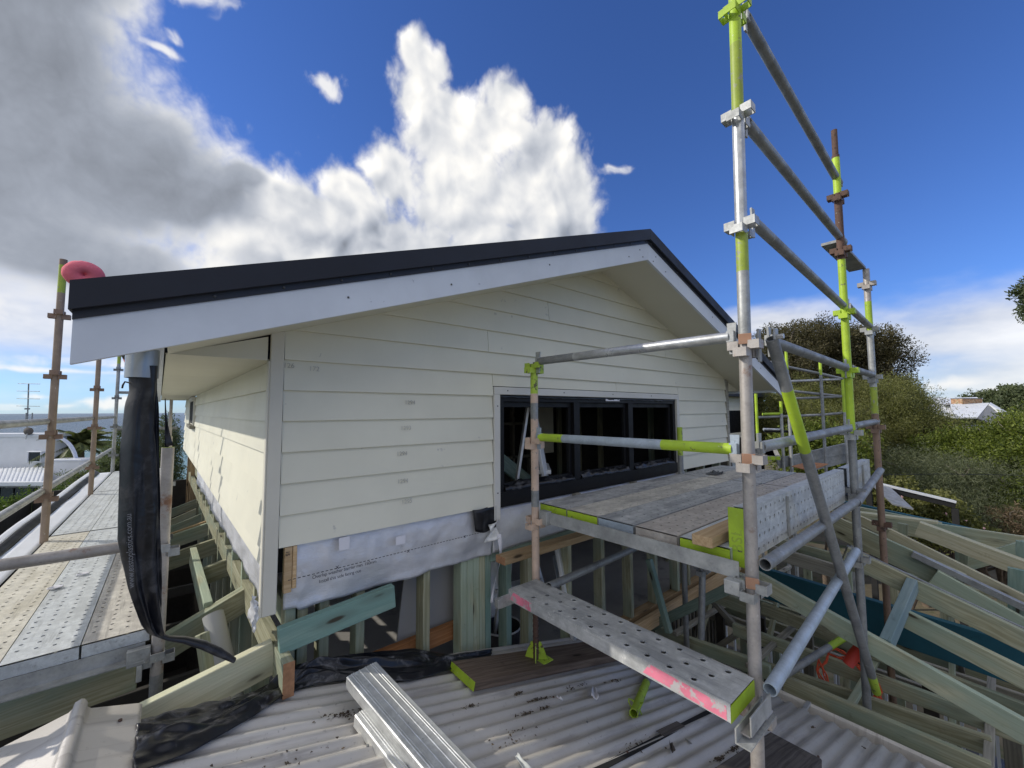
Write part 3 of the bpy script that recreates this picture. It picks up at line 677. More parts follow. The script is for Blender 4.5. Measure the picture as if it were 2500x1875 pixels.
# wrap hanging below the front cladding
def wrap(u, v):
    x = .438+u*1.225; edge = -.945+.012*fb(u*5, 0, 2, 1)+(.018 if u < .05 else 0)
    z = -.60+(edge+.60)*v; bag = .045*math.sin(math.pi*min(1, v*1.15))*(.4+.8*max(0, fb(x, z, 3, 2.2)))
    return (x, HY0+.020-bag-.012*fb(x, z, 9, 6)-.02*v*max(0, u-.9)*8, z)
gridsheet('building_wrap', wrap, 90, 26, 'wrap', house, .0012)
def wrap2(u, v):
    x = 1.667+u*2.6; z = -.655-(.285-.05*u)*v; return (x, HY0+.012-.02*math.sin(3*v)*(.5+.7*abs(fb(x, z, 1, 2)))-.008*fb(x, z, 9, 7), z)
gridsheet('building_wrap', wrap2, 110, 16, 'wrap', house, .0012)
def wrap3(u, v):
    y = 2.22+u*4.6; z = -.70-(.20+.02*fb(u*9, 0))*v; return (wx(y)+.012-.03*v*abs(fb(y, z, 4, 1.5))-.012*fb(y, z, 9, 6), y, z)
gridsheet('building_wrap', wrap3, 120, 14, 'wrap', house, .0012)
gridsheet('building_wrap', lambda u, v: (HX0-.012+.014*fb(u, v, 1, 6)-.02*v, 2.22+.0+u*.21, -.90-.10*v), 8, 8, 'wrap', house, .0012)
box('timber_batten', (.433, HY0-.012, -.845), (.466, HY0+.016, -.634), 'raw_pine', house)
box('timber_batten', (.468, HY0-.014, -.83), (.486, HY0+.012, -.634), 'raw_pine', house)
gridsheet('membrane_flap', lambda u, v: (1.485+.19*u+.02*v*(1-u), HY0-.026-.012*math.sin(6*u), -.625-.135*v-.02*v*math.sin(3*u)), 10, 6, 'black_plastic', house, .001)
gridsheet('torn_strip', lambda u, v: (1.655+.028*u*(1-v*.6)+.02*math.sin(4*v)-.02*v, HY0-.05-.02*math.sin(5*v+u), -.80-.43*v), 3, 16, 'paper', house, .001)
gridsheet('torn_strip', lambda u, v: (1.60+.085*u-.01*v, HY0-.035-.03*math.sin(5*v+3*u), -.735-.12*v+.03*u), 6, 8, 'aluminium', house, .001)
# print on the wrap
WPY = HY0-.040
def on_wrap(x, y): return U(x, y, 'y', WPY)
p0, p1 = on_wrap(703, 1418), on_wrap(1180, 1299)
dv = (p1-p0).normalized(); nv = Vector((0, -1, 0)); uv = nv.cross(dv)
L = (p1-p0).length; s = 0; i = 0
while s < L:
    q = p0+dv*s
    mesh_obj('printed_dash', boxmesh(.0125, .0006, .0035, 0, 0), 'ink', house, basis(q, dv, (0, 1, 0), uv)); s += .0205
for px, py in ((824, 1386), (998, 1346), (1137, 1310)):
    text_mesh('printed_mark', 'x', .034, 'ink', basis(on_wrap(px-5, py+4), dv, uv, nv), house)
d2 = (on_wrap(875, 1385)-on_wrap(763, 1414)).normalized()
text_mesh('printed_text', 'Overlap weather barrier min. 150mm', .0225, 'ink', basis(on_wrap(762, 1414), d2, nv.cross(d2), nv), house, .0003, .92)
text_mesh('printed_text', 'Install this side facing out', .0225, 'ink', basis(on_wrap(778, 1424), d2, nv.cross(d2), nv), house, .0003, .92)
text_mesh('pencil_mark', '15', .024, 'ink', basis(U(698, 1346, 'y', HY0-.016), (0, 0, -1), (1, 0, 0), nv), house, .0003)
for px, py, w, h in ((828, 1314, .052, .062), (967, 1311, .055, .045)):
    q = U(px, py, 'y', HY0-.03); box('tape_patch', (q.x, q.y, q.z-h), (q.x+w, q.y+.001, q.z), 'paper', house, 0)

# ledger and joists of the lower roof along the left wall
lx = .43
beam('ledger', (lx, 2.012, -1.072), (lx-.122, 9.6, -1.072), .045, .145, 'green_pine', house)
e = box('ledger_end', (lx-.0225, 2.009, -1.217), (lx+.0225, 2.0115, -1.072), 'endgrain', house, .003)
beam('ledger', (lx+.05, 2.33, -.93), (lx-.07, 9.6, -.93), .045, .12, 'green_pine', house)
def joist(xa, ya, xb, yb, mat, h=.15, w=.045, ex=lx-.023, y=None):
    """joist falling away from the ledger: near end found on the ledger face, far end on the same cross plane"""
    A = U(xa, ya, 'x', ex); B = U(xb, yb, 'y', A.y)
    return beam('joist', A, B, w, h, mat, house), A, B
joist(663, 1562, 300, 1742, 'pale_pine', .148, ex=lx-.03)
joist(603, 1431, 385, 1562, 'green_pine', .135)
joist(600, 1427, 385, 1556, 'green_pine', .135, .03)
joist(538, 1310, 380, 1363, 'green_pine', .14)
joist(519, 1272, 380, 1320, 'green_pine', .14); joist(518, 1266, 380, 1314, 'raw_pine', .06, .03)
joist(505, 1248, 380, 1300, 'green_pine', .14)
joist(497, 1233, 380, 1284, 'pale_pine', .12)
joist(490, 1214, 380, 1258, 'green_pine', .12)
_, A, B = joist(563, 1361, 492, 1388, 'green_pine', .13)
T0 = U(472, 1336, 'z', -1.15); T1 = U(509, 1470, 'z', -1.15)
beam('trimmer', T0, T1, .045, .14, 'green_pine', house)
# lower storey: lined wall below the new floor, posts and a waste pipe
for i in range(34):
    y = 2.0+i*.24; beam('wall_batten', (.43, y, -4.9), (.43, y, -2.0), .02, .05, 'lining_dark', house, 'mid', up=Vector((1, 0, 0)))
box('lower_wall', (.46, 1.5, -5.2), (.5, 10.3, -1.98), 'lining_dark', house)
box('lower_wall', (-1.75, .9, -5.2), (-1.7, 10.3, -1.45), 'lining_dark', house); box('lower_wall', (-1.69, .9, -5.2), (3.0, .95, -1.95), 'lining_dark', house); box('lower_wall', (-1.69, 10.25, -5.2), (.45, 10.3, -1.3), 'lining_dark', house)  # dark walls, and the floor below, added to shut daylight out of the void
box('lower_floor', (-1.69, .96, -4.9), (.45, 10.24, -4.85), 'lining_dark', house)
beam('rafter', U(-40, 1728, 'y', 2.95), U(330, 1602, 'y', 2.95), .045, .16, 'green_pine', house)
for k in range(7): beam('ceiling_joist', (-1.65, 2.7+k*.9, -1.75), (.42, 2.7+k*.9, -1.75), .045, .09, 'lining_dark', house)
tube('waste_pipe', U(520, 1500, 'y', 2.9), U(575, 1740, 'y', 2.6), .05, 'pvc', house, hollow=False)
beam('post', U(500, 1545, 'y', 2.6), U(530, 1740, 'y', 2.5), .045, .045, 'green_pine', house)
# leaning sheet and hardwood rail inside the lower wall
V = [U(x, y, 'y', 2.42) for x, y in ((988, 1400), (1125, 1360), (1103, 1560), (968, 1580))]
pyobj('plasterboard_sheet', V+[v+Vector((0, .012, 0)) for v in V], [(0, 1, 2, 3), (7, 6, 5, 4), (0, 4, 5, 1), (1, 5, 6, 2), (2, 6, 7, 3), (3, 7, 4, 0)], 'plasterboard', None)
tag(bpy.data.objects['plasterboard_sheet'], 'grey plasterboard sheet leaning behind the studs under the wrap', 'sheet')
o = beam('timber_rail', U(905, 1598, 'y', 2.36), U(1130, 1508, 'y', 2.36), .045, .10, 'hardwood'); tag(o, 'orange brown hardwood rail lying behind the bare studs', 'timber')
V = [(.9, 3.4), (1.6, 3.1)]
for k, (x, y) in enumerate(((1.0, 2.75), (1.25, 2.6))):
    pass
#@@PART3
# ---------------------------------------------------------------- the old corrugated roof we stand on
old = thing('corrugated_roof', 'grey corrugated iron roof of the old house in the foreground', 'roof', (0, 0, roofz(0)))
RXE, RY0, RY1 = 3.245, -1.4, 2.2
SE = [UR(x, y) for x, y in ((330, 1895), (470, 1838), (620, 1752), (700, 1697), (770, 1672), (860, 1655))]
def yfar(x):
    if x <= SE[0].x: return SE[0].y+.04
    for p, q in zip(SE, SE[1:]):
        if x <= q.x: return min(RY1, p.y+(q.y-p.y)*(x-p.x)/(q.x-p.x)+.04)
    return RY1
def corr_sheet(y0, y1, lift):
    n = max(8, int((y1-y0)/.0076)); V = []; F = []; xs = [-.16, -.03, .05, .12, .2, .28, .36, .44, .52, .6, .7, 1.4, 2.2, RXE]
    for j in range(n+1):
        y = y0+(y1-y0)*j/n; h = .0085*math.cos(2*math.pi*y/.0762)
        for x in xs: yc = min(y, yfar(x)); V.append((x, yc, roofz(x)+.0100*math.cos(2*math.pi*yc/.0762)+lift))
    m = len(xs)
    for j in range(n):
        for i in range(m-1): F.append((j*m+i, j*m+i+1, (j+1)*m+i+1, (j+1)*m+i))
    o = pyobj('roof_sheet', V, F, 'old_roofing', old, smooth=True); md = o.modifiers.new('t', 'SOLIDIFY'); md.thickness = .0012; md.offset = -1
y = RY0; i = 0
while y < RY1: corr_sheet(y, min(y+.80, RY1), .0022*(i % 2)); y += .762; i += 1
for k, x in enumerate((.62, 1.62, 2.62)):
    for j in range(13):
        yy = -.0762*6+.2286*j
        if yy < yfar(x)-.1: tube('roof_screw', (x, yy, roofz(x)+.0095), (x, yy, roofz(x)+.0165), .0055, 'rust_dark' if (j+k) % 3 else 'galv_dull', old, 6, hollow=False)
# gutter along the low edge
gz = roofz(RXE)-.004
prof = [(-.03, -.012), (.0, -.02), (.0, -.10), (.10, -.11), (.115, -.03), (.128, -.012), (.118, -.004), (.106, -.018), (.094, -.095), (.012, -.088), (.012, -.012)]
V = [(RXE+u, yy, gz+w) for yy in (RY0, 2.45) for u, w in prof]; n = len(prof)
pyobj('gutter', V, [(i, (i+1) % n, (i+1) % n+n, i+n) for i in range(n)]+[tuple(range(n)), tuple(n+i for i in reversed(range(n)))], 'old_roofing', old)
box('gutter_bracket', (RXE+.0, .905, gz-.012), (RXE+.12, .93, gz+.004), 'galv', old)
box('roof_batten', (.2, RY0, roofz(.2)-.08), (.24, RY1-.05, roofz(.2)-.03), 'grey_timber', old)
box('roof_batten', (1.6, RY0, roofz(1.6)-.08), (1.64, RY1-.05, roofz(1.6)-.03), 'grey_timber', old)
# roll-top ridge capping, cut off short
ce = UR(349, 1708, .018); cyf = ce.y; cxe = ce.x
crest = Vector((cxe-.165, 0, ce.z+.165*.26))
sec = [(cxe, ce.z-.006), (cxe-.012, ce.z+.003), (crest.x+.028, crest.z-.006)]
for k in range(9):
    a = R(-20+220*k/8); sec.append((crest.x+.019*math.cos(a), crest.z+.012+.019*math.sin(a)))
sec += [(crest.x-.03, crest.z-.008), (crest.x-.20, crest.z-.058), (crest.x-.212, crest.z-.068)]
V = []; NY = 24
for j in range(NY+1):
    yy = cyf+(-1.4-cyf)*j/NY
    V += [(x, yy+(.0 if j else .03*(i-7)/10+.012*fb(i*.7, 2)), z+.002*fb(yy*3, i)) for i, (x, z) in enumerate(sec)]
m = len(sec)
o = pyobj('ridge_cap', V, [(j*m+i, j*m+i+1, (j+1)*m+i+1, (j+1)*m+i) for j in range(NY) for i in range(m-1)], 'old_roofing', old, smooth=True)
o.modifiers.new('t', 'SOLIDIFY').thickness = .0015
for x, yy in ((crest.x+.11, cyf-.12), (crest.x+.10, cyf-.42), (crest.x-.12, cyf-.3)):
    tube('screw', (x, yy, crest.z-.03-.26*abs(x-crest.x)+.022), (x, yy, crest.z-.03-.26*abs(x-crest.x)+.036), .006, 'rust_dark', old, 8, hollow=False)
# lost sheet edge: rest of old framing under the ridge
beam('roof_rafter', (-1.6, 2.35, -1.62), (.1, 2.35, -1.18), .045, .14, 'grey_timber', old)

# black strap and plate in a valley
a, b = UR(1440, 1888, .012), UR(1800, 1701, .010)
o = beam('flat_strap', a, b, .030, .003, 'gap_dark'); tag(o, 'long dark flat strap lying in a corrugation of the old roof', 'strap')
a, b = UR(1612, 1790, .016), UR(1662, 1766, .016)
o = beam('dark_plate', a, b, .045, .004, 'grey_plank'); tag(o, 'small dark rectangular plate lying on the flat strap', 'plate')

# ---------------------------------------------------------------- scaffold kit
TR = .0242
_vp = {}
def v_pressing(parent, x, y, z, mat, name='bracket'):
    """the four looped lugs welded round a standard"""
    if mat not in _vp:
        bm = bmesh.new()
        def pl(lo, hi, rot):
            r = bmesh.ops.create_cube(bm, size=1)
            for v in r['verts']: v.co = rot @ Vector([lo[i]+(v.co[i]+.5)*(hi[i]-lo[i]) for i in range(3)])
        for k in range(4):
            rot = Matrix.Rotation(k*math.pi/2, 3, 'Z'); dz = .016 if k % 2 else -.016
            pl((.018, -.026, -.018+dz), (.062, -.0225, .018+dz), rot); pl((.018, .0225, -.018+dz), (.062, .026, .018+dz), rot); pl((.0585, -.0224, -.018+dz), (.0622, .0224, .018+dz), rot)
        me = bpy.data.meshes.new(name); bm.to_mesh(me); bm.free(); me.materials.append(M(mat)); _vp[mat] = me
    o = bpy.data.objects.new(name, _vp[mat]); COL.objects.link(o); o.matrix_basis = Matrix.Translation((x, y, z)); adopt(o, parent); return o
def standard(parent, base, top, bands, nodes):
    """upright tube; bands = [(z upper limit, material)] from the bottom; nodes = [(z, material)]"""
    base = Vector(base); top = Vector(top); L = top.z-base.z
    segs = [(min(1, max(0, (z-base.z)/L)), m) for z, m in bands]; segs = [s for s in segs if s[0] > 0]
    st = tube('standard', base, top, TR, segs, parent)
    for z, m in nodes:
        f = (z-base.z)/L; q = base.lerp(top, f); v_pressing(st, q.x, q.y, z, m)
    return st
def ledger(parent, a, b, segs, name='ledger', ends=True, lug='galv'):
    a = Vector(a); b = Vector(b); o = tube(name, a, b, TR, segs, parent); d = (b-a).normalized()
    if ends:
        for p, s in ((a, -1), (b, 1)):
            w = p+d*s*.006; mw, _ = frame(w-d*.016, w+d*.016)
            mesh_obj('clamp', boxmesh(.032, .034, .05, -.025, .002), lug, o, mw)
            q = w+d*s*.004
            V = [(-.012, -.004, -.075), (.010, -.004, -.075), (.019, -.004, .06), (-.019, -.004, .06)]; V += [(x, -y, z) for x, y, z in V]
            mw = Matrix(((d.x, -d.y, 0, q.x), (d.y, d.x, 0, q.y), (0, 0, 1, q.z), (0, 0, 0, 1)))
            pyobj('wedge', V, [(0, 1, 2, 3), (7, 6, 5, 4), (0, 4, 5, 1), (1, 5, 6, 2), (2, 6, 7, 3), (3, 7, 4, 0)], lug, o, mw)
    return o
_plk = {}
def plank_mesh(L, w, h, rows, pitch, hr, rim):
    key = (L, w, h, rows, pitch, hr, rim)
    if key in _plk: return _plk[key].copy()
    V = []; F = []
    def quad(a, b, c, d): n = len(V); V.extend((a, b, c, d)); F.append((n, n+1, n+2, n+3))
    rw = w/rows; e = .03
    for r in range(rows):
        y0 = -w/2+r*rw; y1 = y0+rw; off = e+pitch*(r/rows); k = int((L-2*e-pitch)/pitch)
        quad((0, y0, 0), (off, y0, 0), (off, y1, 0), (0, y1, 0)); xe = off+k*pitch; quad((xe, y0, 0), (L, y0, 0), (L, y1, 0), (xe, y1, 0))
        for i in range(k):
            xa = off+i*pitch; xb = xa+pitch; cx, cy = (xa+xb)/2, (y0+y1)/2; n = len(V)
            V.extend([(xa, y0, 0), (cx, y0, 0), (xb, y0, 0), (xb, cy, 0), (xb, y1, 0), (cx, y1, 0), (xa, y1, 0), (xa, cy, 0)])
            an = [R(225+45*q) for q in range(8)]
            V.extend([(cx+hr*1.7*math.cos(q), cy+hr*1.7*math.sin(q), 0) for q in an])
            V.extend([(cx+hr*math.cos(q), cy+hr*math.sin(q), rim) for q in an]); V.extend([(cx+hr*.96*math.cos(q), cy+hr*.96*math.sin(q), -.0025) for q in an])
            for q in range(8):
                s = (q+1) % 8; F.extend([(n+q, n+s, n+8+s, n+8+q), (n+8+q, n+8+s, n+16+s, n+16+q), (n+16+q, n+16+s, n+24+s, n+24+q)])
    # folded sides and return lips
    for s in (-1, 1):
        yy = s*w/2; a = [(0, yy, 0), (L, yy, 0), (L, yy, -h), (0, yy, -h)]; quad(*(a if s < 0 else a[::-1]))
        b = [(0, yy, -h), (L, yy, -h), (L, yy-s*.02, -h), (0, yy-s*.02, -h)]; quad(*(b if s < 0 else b[::-1]))
        c = [(0, yy-s*.0025, -.003), (L, yy-s*.0025, -.003), (L, yy-s*.0025, -h), (0, yy-s*.0025, -h)]; quad(*(c[::-1] if s < 0 else c))
    quad((.004, -w/2+.004, -h*.8), (.004, w/2-.004, -h*.8), (L-.004, w/2-.004, -h*.8), (L-.004, -w/2+.004, -h*.8))  # closing plate added inside so the holes look dark
    me = bpy.data.meshes.new('plank'); me.from_pydata(V, [], F); me.update(); _plk[key] = me; return me.copy()
def plank(label, a, b, w, mat, cat='scaffold plank', group=None, h=.055, rows=4, pitch=.075, hr=.0078, rim=.0006, endmat=('lime', 'lime'), up=Vector((0, 0, 1)), name='scaffold_plank'):
    mw, L = frame(a, b, up); me = plank_mesh(round(L, 3), w, h, rows, pitch, hr, rim)
    o = mesh_obj(name, me, mat, None, mw); tag(o, label, cat, group)
    for k, x in enumerate((-.0015, L-.0015)):
        if endmat[k]: mesh_obj('end_cap', boxmesh(.003, w-.004, h-.004, -h, 0), endmat[k], o, mw @ Matrix.Translation((x, 0, -.002)))
    return o

# ---------------------------------------------------------------- right-hand scaffold
X1, X2, X3, X4, YF, YB = 1.835, 1.78, 3.66, 4.575, .667, 1.90
rs = thing('scaffold', 'tall tube scaffold with lime green bands in front of the gable window', 'scaffold', (1.79, YF, roofz(1.79)))
def zy(x, y, yy=YF): return U(x, y, 'y', yy).z
def p1x(z): return 1.79+(z+1.348)*.033
standard(rs, (p1x(-1.40), YF, -1.40), (p1x(2.3), YF, 2.3), [(.29, 'galv_rust'), (zy(1806, 660), 'galv'), (zy(1804, 566), 'lime_worn'), (zy(1799, 275), 'galv_bright'), (zy(1797, 250), 'lime_worn'), (zy(1796, 110), 'lime_worn'), (2.3, 'lime')],
         [(zy(1815, 840)-.02, 'galv_rust'), (zy(1826, 1130), 'galv_rust'), (zy(1834, 1441), 'galv'), (-1.2, 'galv_rust'), (zy(1808, 556), 'galv'), (zy(1803, 288), 'galv'), (zy(1797, 35), 'lime')])
standard(rs, (X2, YB, -1.20), (X2-.0, YB, .30), [(-.95, 'salmon'), (-.6, 'salmon'), (-.5, 'galv_dull'), (-.05, 'salmon'), (.05, 'galv_dull'), (.11, 'salmon'), (.30, 'lime_old')], [(.275, 'lime_old'), (-.205, 'salmon'), (-.70, 'salmon')])
standard(rs, (X3-.04, YF, -4.9), (X3+.05, YF, 1.88), [(-.20, 'galv_dull'), (-.17, 'galv'), (zy(2060, 640), 'lime'), (zy(2050, 480), 'rust_dark'), (zy(2042, 390), 'lime'), (2.2, 'rust_dark')],
         [(zy(2047, 486), 'rust_dark'), (zy(2053, 616), 'rust_dark'), (zy(2062, 768), 'lime'), (zy(2068, 910), 'lime'), (zy(2076, 1062), 'galv'), (zy(2086, 1205), 'galv_dull'), (zy(2100, 1365), 'galv')])
tube('spigot', (X3+.05, YF, 1.85), (X3+.055, YF, 2.08), .019, 'rust_dark', rs, hollow=False)
standard(rs, (X4-.03, YF, -4.9), (X4+.03, YF, 1.22), [(zy(2136, 1010), 'rust_post'), (zy(2132, 945), 'lime_worn'), (zy(2122, 810), 'galv'), (zy(2117, 735), 'lime'), (1.3, 'galv_rust')],
         [(zy(2115, 697), 'galv_rust'), (zy(2122, 808), 'galv'), (zy(2130, 925), 'galv'), (zy(2140, 1047), 'rust_post'), (zy(2152, 1285), 'rust_dark')])
standard(rs, (X3, YB+.02, -4.9), (X3, YB+.02, -.16), [(-.42, 'galv_dull'), (-.16, 'lime_old')], [(-.70, 'galv_dull')])
standard(rs, U(1712, 1560, 'y', 1.55), U(1716, 1330, 'y', 1.55), [(9, 'galv_dull')], [(-1.25, 'galv_dull'), (-1.9, 'galv_dull')])
# guard rails along the front
for (xa, ya), (xb, yb), m in (((1821, 45), (2049, 448), 'galv_dull'), ((1822, 300), (2060, 592), 'galv_dull'), ((1840, 543), (2064, 752), 'galv_dull')):
    ledger(rs, U(xa, ya, 'y', YF+.005), U(xb, yb, 'y', YF+.005), m, 'guard_rail', lug='galv')
ledger(rs, U(1880, 832, 'y', YF-.02), U(2064, 897, 'y', YF), 'galv_dull', 'guard_rail')
ledger(rs, U(1856, 1092, 'y', YF-.01), U(2072, 1045, 'y', YF), [(.3, 'galv'), (1, 'galv_dull')], 'guard_rail')
ledger(rs, U(2078, 900, 'y', YF), U(2130, 915, 'y', YF), 'galv_dull', 'guard_rail'); ledger(rs, U(2084, 1040, 'y', YF), U(2140, 1029, 'y', YF), 'galv_dull', 'guard_rail')
ledger(rs, U(2072, 750, 'y', YF), U(2124, 798, 'y', YF), 'galv_dull', 'guard_rail')
# rails across the end, and the bearer under the deck
ledger(rs, (X2, YB-.05, .315), (p1x(.3), YF+.06, .315), [(.25, 'galv_dull'), (1, 'galv_bright')], 'guard_rail', lug='galv')  # gable shadow painted in: dull metal by the wall, bright where sunlit
ledger(rs, (X2, YB-.05, -.165), (p1x(-.17), YF+.06, -.165), [(.17, 'lime'), (.72, 'galv_blue'), (1, 'lime')], 'guard_rail', lug='galv_blue')
def angle_iron(parent, a, b, leg, mat, name='transom', flip=1):
    a = Vector(a); b = Vector(b); mw, L = frame(a, b)
    pr = [(0, 0), (0, -leg), (flip*leg, -leg), (flip*leg, -leg+.005), (flip*.005, -leg+.005), (flip*.005, 0)]
    V = [(x, u, w) for x in (0, L) for u, w in pr]; n = 6
    return pyobj(name, V, [(i, (i+1) % n, (i+1) % n+n, i+n) for i in range(n)]+[tuple(range(n)), tuple(n+i for i in reversed(range(n)))], mat, parent, mw)
angle_iron(rs, (X2+.03, YB-.04, -.625), (p1x(-.6)-.0, YF+.05, -.625), .07, 'galv', flip=1)
angle_iron(rs, (X3-.0, YB-.04, -.66), (X3-.0, YF+.05, -.66), .06, 'galv_dull')
box('bracket', (X2-.0, YB-.10, -.70), (X2+.045, YB-.03, -.62), 'galv', rs); box('bracket', (p1x(-.7)-.05, YF+.03, -.745), (p1x(-.7)+.02, YF+.09, -.69), 'galv', rs)
# ledgers under the deck, braces
ledger(rs, U(1868, 1378, 'y', .62), U(2088, 1226, 'y', .62), 'galv_dull', ends=False); ledger(rs, U(2092, 1228, 'y', .62), U(2150, 1148, 'y', .62), 'galv_dull', ends=False)
ledger(rs, U(1340, 1432, 'y', 1.75), U(1560, 1334, 'y', 1.95), 'galv_dull', ends=False)
a, b = U(1884, 826, 'y', .60), U(2140, 1690, 'y', .60)
br = tube('brace', a, b, TR, [(.10, 'galv_dull'), (.235, 'lime'), (.93, 'galv_dull'), (1, 'lime_old')], rs)
box('brace_end', (a.x-.02, a.y-.02, a.z-.01), (a.x+.02, a.y-.012, a.z+.04), 'galv', br)
tube('bolt', (a.x, a.y-.045, a.z+.004), (a.x, a.y-.012, a.z+.004), .011, 'galv_bright', br, 6, hollow=False)
tube('brace', U(1880, 1684, 'y', .60), U(2090, 1345, 'y', .63), TR, 'galv_blue', rs)
tube('brace', U(1915, 1648, 'x', 3.35), U(2062, 1556, 'x', 4.1), TR, [(.72, 'galv_dull'), (1, 'lime')], rs)
box('clip', (p1x(.28)+.03, YF-.045, .20), (p1x(.28)+.055, YF-.035, .34), 'galv', rs)
# end collar clips on the big post
for z in (.285, -.21, -.695):
    nq = Vector((-.93, -.37, 0)).normalized(); tq = Vector((0, 0, 1)).cross(nq)
    mesh_obj('clip', boxmesh(.048, .006, .044, -.022, .002), 'clamp_brown', rs, basis(Vector((p1x(z), YF, z+.01))+nq*.0295-tq*.024, tuple(tq), tuple(-nq), (0, 0, 1)))
# overhead plate between the two far posts
V = [U(*p, 'y', YF) for p in ((2070, 610), (2090, 605), (2124, 672), (2108, 676))]
V = [Vector((X3+.04, YF+.0, 1.225)), Vector((X3+.04, YF+.115, 1.225)), Vector((X4+.03, YF+.115, 1.225)), Vector((X4+.03, YF+.0, 1.225))]
pyobj('soffit_plate', V+[v+Vector((0, 0, .02)) for v in V], [(3, 2, 1, 0), (4, 5, 6, 7), (0, 1, 5, 4), (1, 2, 6, 5), (2, 3, 7, 6), (3, 0, 4, 7)], 'galv_dull', rs)
# base jacks
def base_jack(parent, x, y, z0, z1, pm, rm):
    tube('jack_screw', (x, y, z0), (x, y, z1), .017, rm, parent, 12, hollow=False)
    for k in range(9): tube('jack_thread', (x, y, z0+.03+k*(z1-z0-.04)/9), (x, y, z0+.038+k*(z1-z0-.04)/9), .0195, rm, parent, 12, hollow=False)
    box('base_plate', (x-.075, y-.075, z0-.006), (x+.075, y+.075, z0), pm, parent)
    for k in range(4):
        V = [(.016, -.003, 0), (.07, -.003, 0), (.055, -.003, .045), (.03, -.003, .10), (.016, -.003, .10)]; V += [(a, .003, c) for a, b, c in V]
        mw = Matrix.Translation((x, y, z0)) @ Matrix.Rotation(R(45+90*k), 4, 'Z')
        pyobj('gusset', V, [(0, 1, 2, 3, 4), (9, 8, 7, 6, 5)]+[(i, (i+1) % 5, (i+1) % 5+5, i+5) for i in range(5)], pm, parent, mw)
    tube('jack_nut', (x, y, z1-.02), (x, y, z1+.0), .03, rm, parent, 12, hollow=False)
base_jack(rs, X2-.005, YB-.0, -1.516, -1.19, 'lime_old', 'rust_dark')
tube('jack_screw', (p1x(-1.4), YF, -1.53), (p1x(-1.4), YF, -1.38), .019, 'rust_dark', rs); tube('jack_collar', (p1x(-1.4), YF, -1.425), (p1x(-1.4), YF, -1.395), .032, 'rust_dark', rs, hollow=False)
# the step plank low between the two near posts
sp = plank('worn steel step plank with pink painted ends slung below the platform', (1.648, .655, -1.03), (1.648, 1.875, -1.03), .218, 'plank_steel', h=.062, rows=3, pitch=.10, hr=.0125, rim=.0018, endmat=('lime', 'lime'), name='step_plank')
for y0, y1 in ((.668, 1.0), (1.68, 1.862)):
    V = [(1.648-.1092, y0, -1.042), (1.648-.1092, y1-.03, -1.036), (1.648-.1092, y1, -1.082), (1.648-.1092, y0+.0, -1.089)]
    pyobj('pink_band', V+[(x-.0008, y, z) for x, y, z in V], [(0, 1, 2, 3), (7, 6, 5, 4), (0, 4, 5, 1), (1, 5, 6, 2), (2, 6, 7, 3), (3, 7, 4, 0)], 'pink_paint', sp)
angle_iron(rs, (1.53, .64, -1.095), (1.78, .64, -1.095), .05, 'galv', 'step_bracket', -1)
box('step_bracket', (1.57, .600, -1.125), (1.76, .606, -1.06), 'galv', rs); box('step_bracket', (1.57, .607, -1.131), (1.76, .639, -1.125), 'galv_rust', rs); box('step_bracket', (1.72, .605, -1.165), (1.79, .65, -1.135), 'galv_rust', rs)
box('step_bracket', (1.47, 1.86, -1.115), (1.80, 1.868, -1.05), 'galv', rs); box('step_bracket', (1.44, 1.845, -1.105), (1.475, 1.88, -1.055), 'galv', rs)
# deck planks
DZ = -.598
pl = [(1.835, 'plank_dark', 'soiled dark grey deck plank closest to the window, speckled with plaster', ('lime', None)), (1.600, 'plank_tan', 'dusty deck plank second from the window with lime end', ('lime', None)), (1.365, 'plank_steel', 'grey perforated deck plank in the middle of the right platform', ('galv_blue', None)),
      (1.125, 'plank_brown', 'brown painted perforated deck plank on the right platform', ('plank_brown', None)), (.885, 'plank_cool', 'pale grey deck plank at the outer edge of the right platform', ('lime', None))]
for yy, m, lab, em in pl:
    plank(lab, (1.872, yy, DZ), (3.66, yy, DZ+.004), .228, m, group='planks of the right platform', endmat=em)
for yy, m, lab, _ in pl:
    far = {1.835: 'short far deck plank nearest the house wall', 1.6: 'short far deck plank second from the house wall', 1.365: 'short far deck plank in the middle beside the rust stain', 1.125: 'short brown far deck plank behind the leaning brace', .885: 'short far deck plank along the toe board'}[yy]
    plank(far, (3.69, yy, DZ+.002), (4.57, yy, DZ+.002), .228, m if m != 'plank_dark' else 'plank_steel', group='short planks at the far end of the right platform', endmat=(None, None))
for xa, xb, lab in ((1.905, 3.63, 'blue grey perforated steel plank standing on edge as toe board'), (3.71, 4.53, 'short steel toe board plank between the two far posts')):
    tb = plank(lab, (xa, .712, DZ+.065), (xb, .712, DZ+.065), .222, 'plank_cool', 'toe board', endmat=(None, None), up=Vector((0, -1, 0)), name='toe_board', rows=4, pitch=.06, hr=.0085, h=.05)
    for x in (xa+.5, xa+1.05): 
        if x < xb: box('stiffener', (x, .700, DZ-.04), (x+.012, .7118, DZ+.16), 'galv', tb)
    if xa < 2:
        cp = box('end_cap', (xa-.012, .712, DZ-.075), (xa-.002, .785, DZ+.172), 'lime', tb)
        text_mesh('stamped_letters', 'BSL', .062, 'lime_old', basis((xa-.0125, .730, DZ-.015), (0, 0, 1), (0, 1, 0), (-1, 0, 0)), cp, .001, 1.1)
o = beam('timber_offcut', (1.80, .86, DZ+.048), (2.28, .86, DZ+.048), .09, .045, 'raw_pine'); tag(o, 'short pale pine offcut lying on the platform by the lime end cap', 'timber')
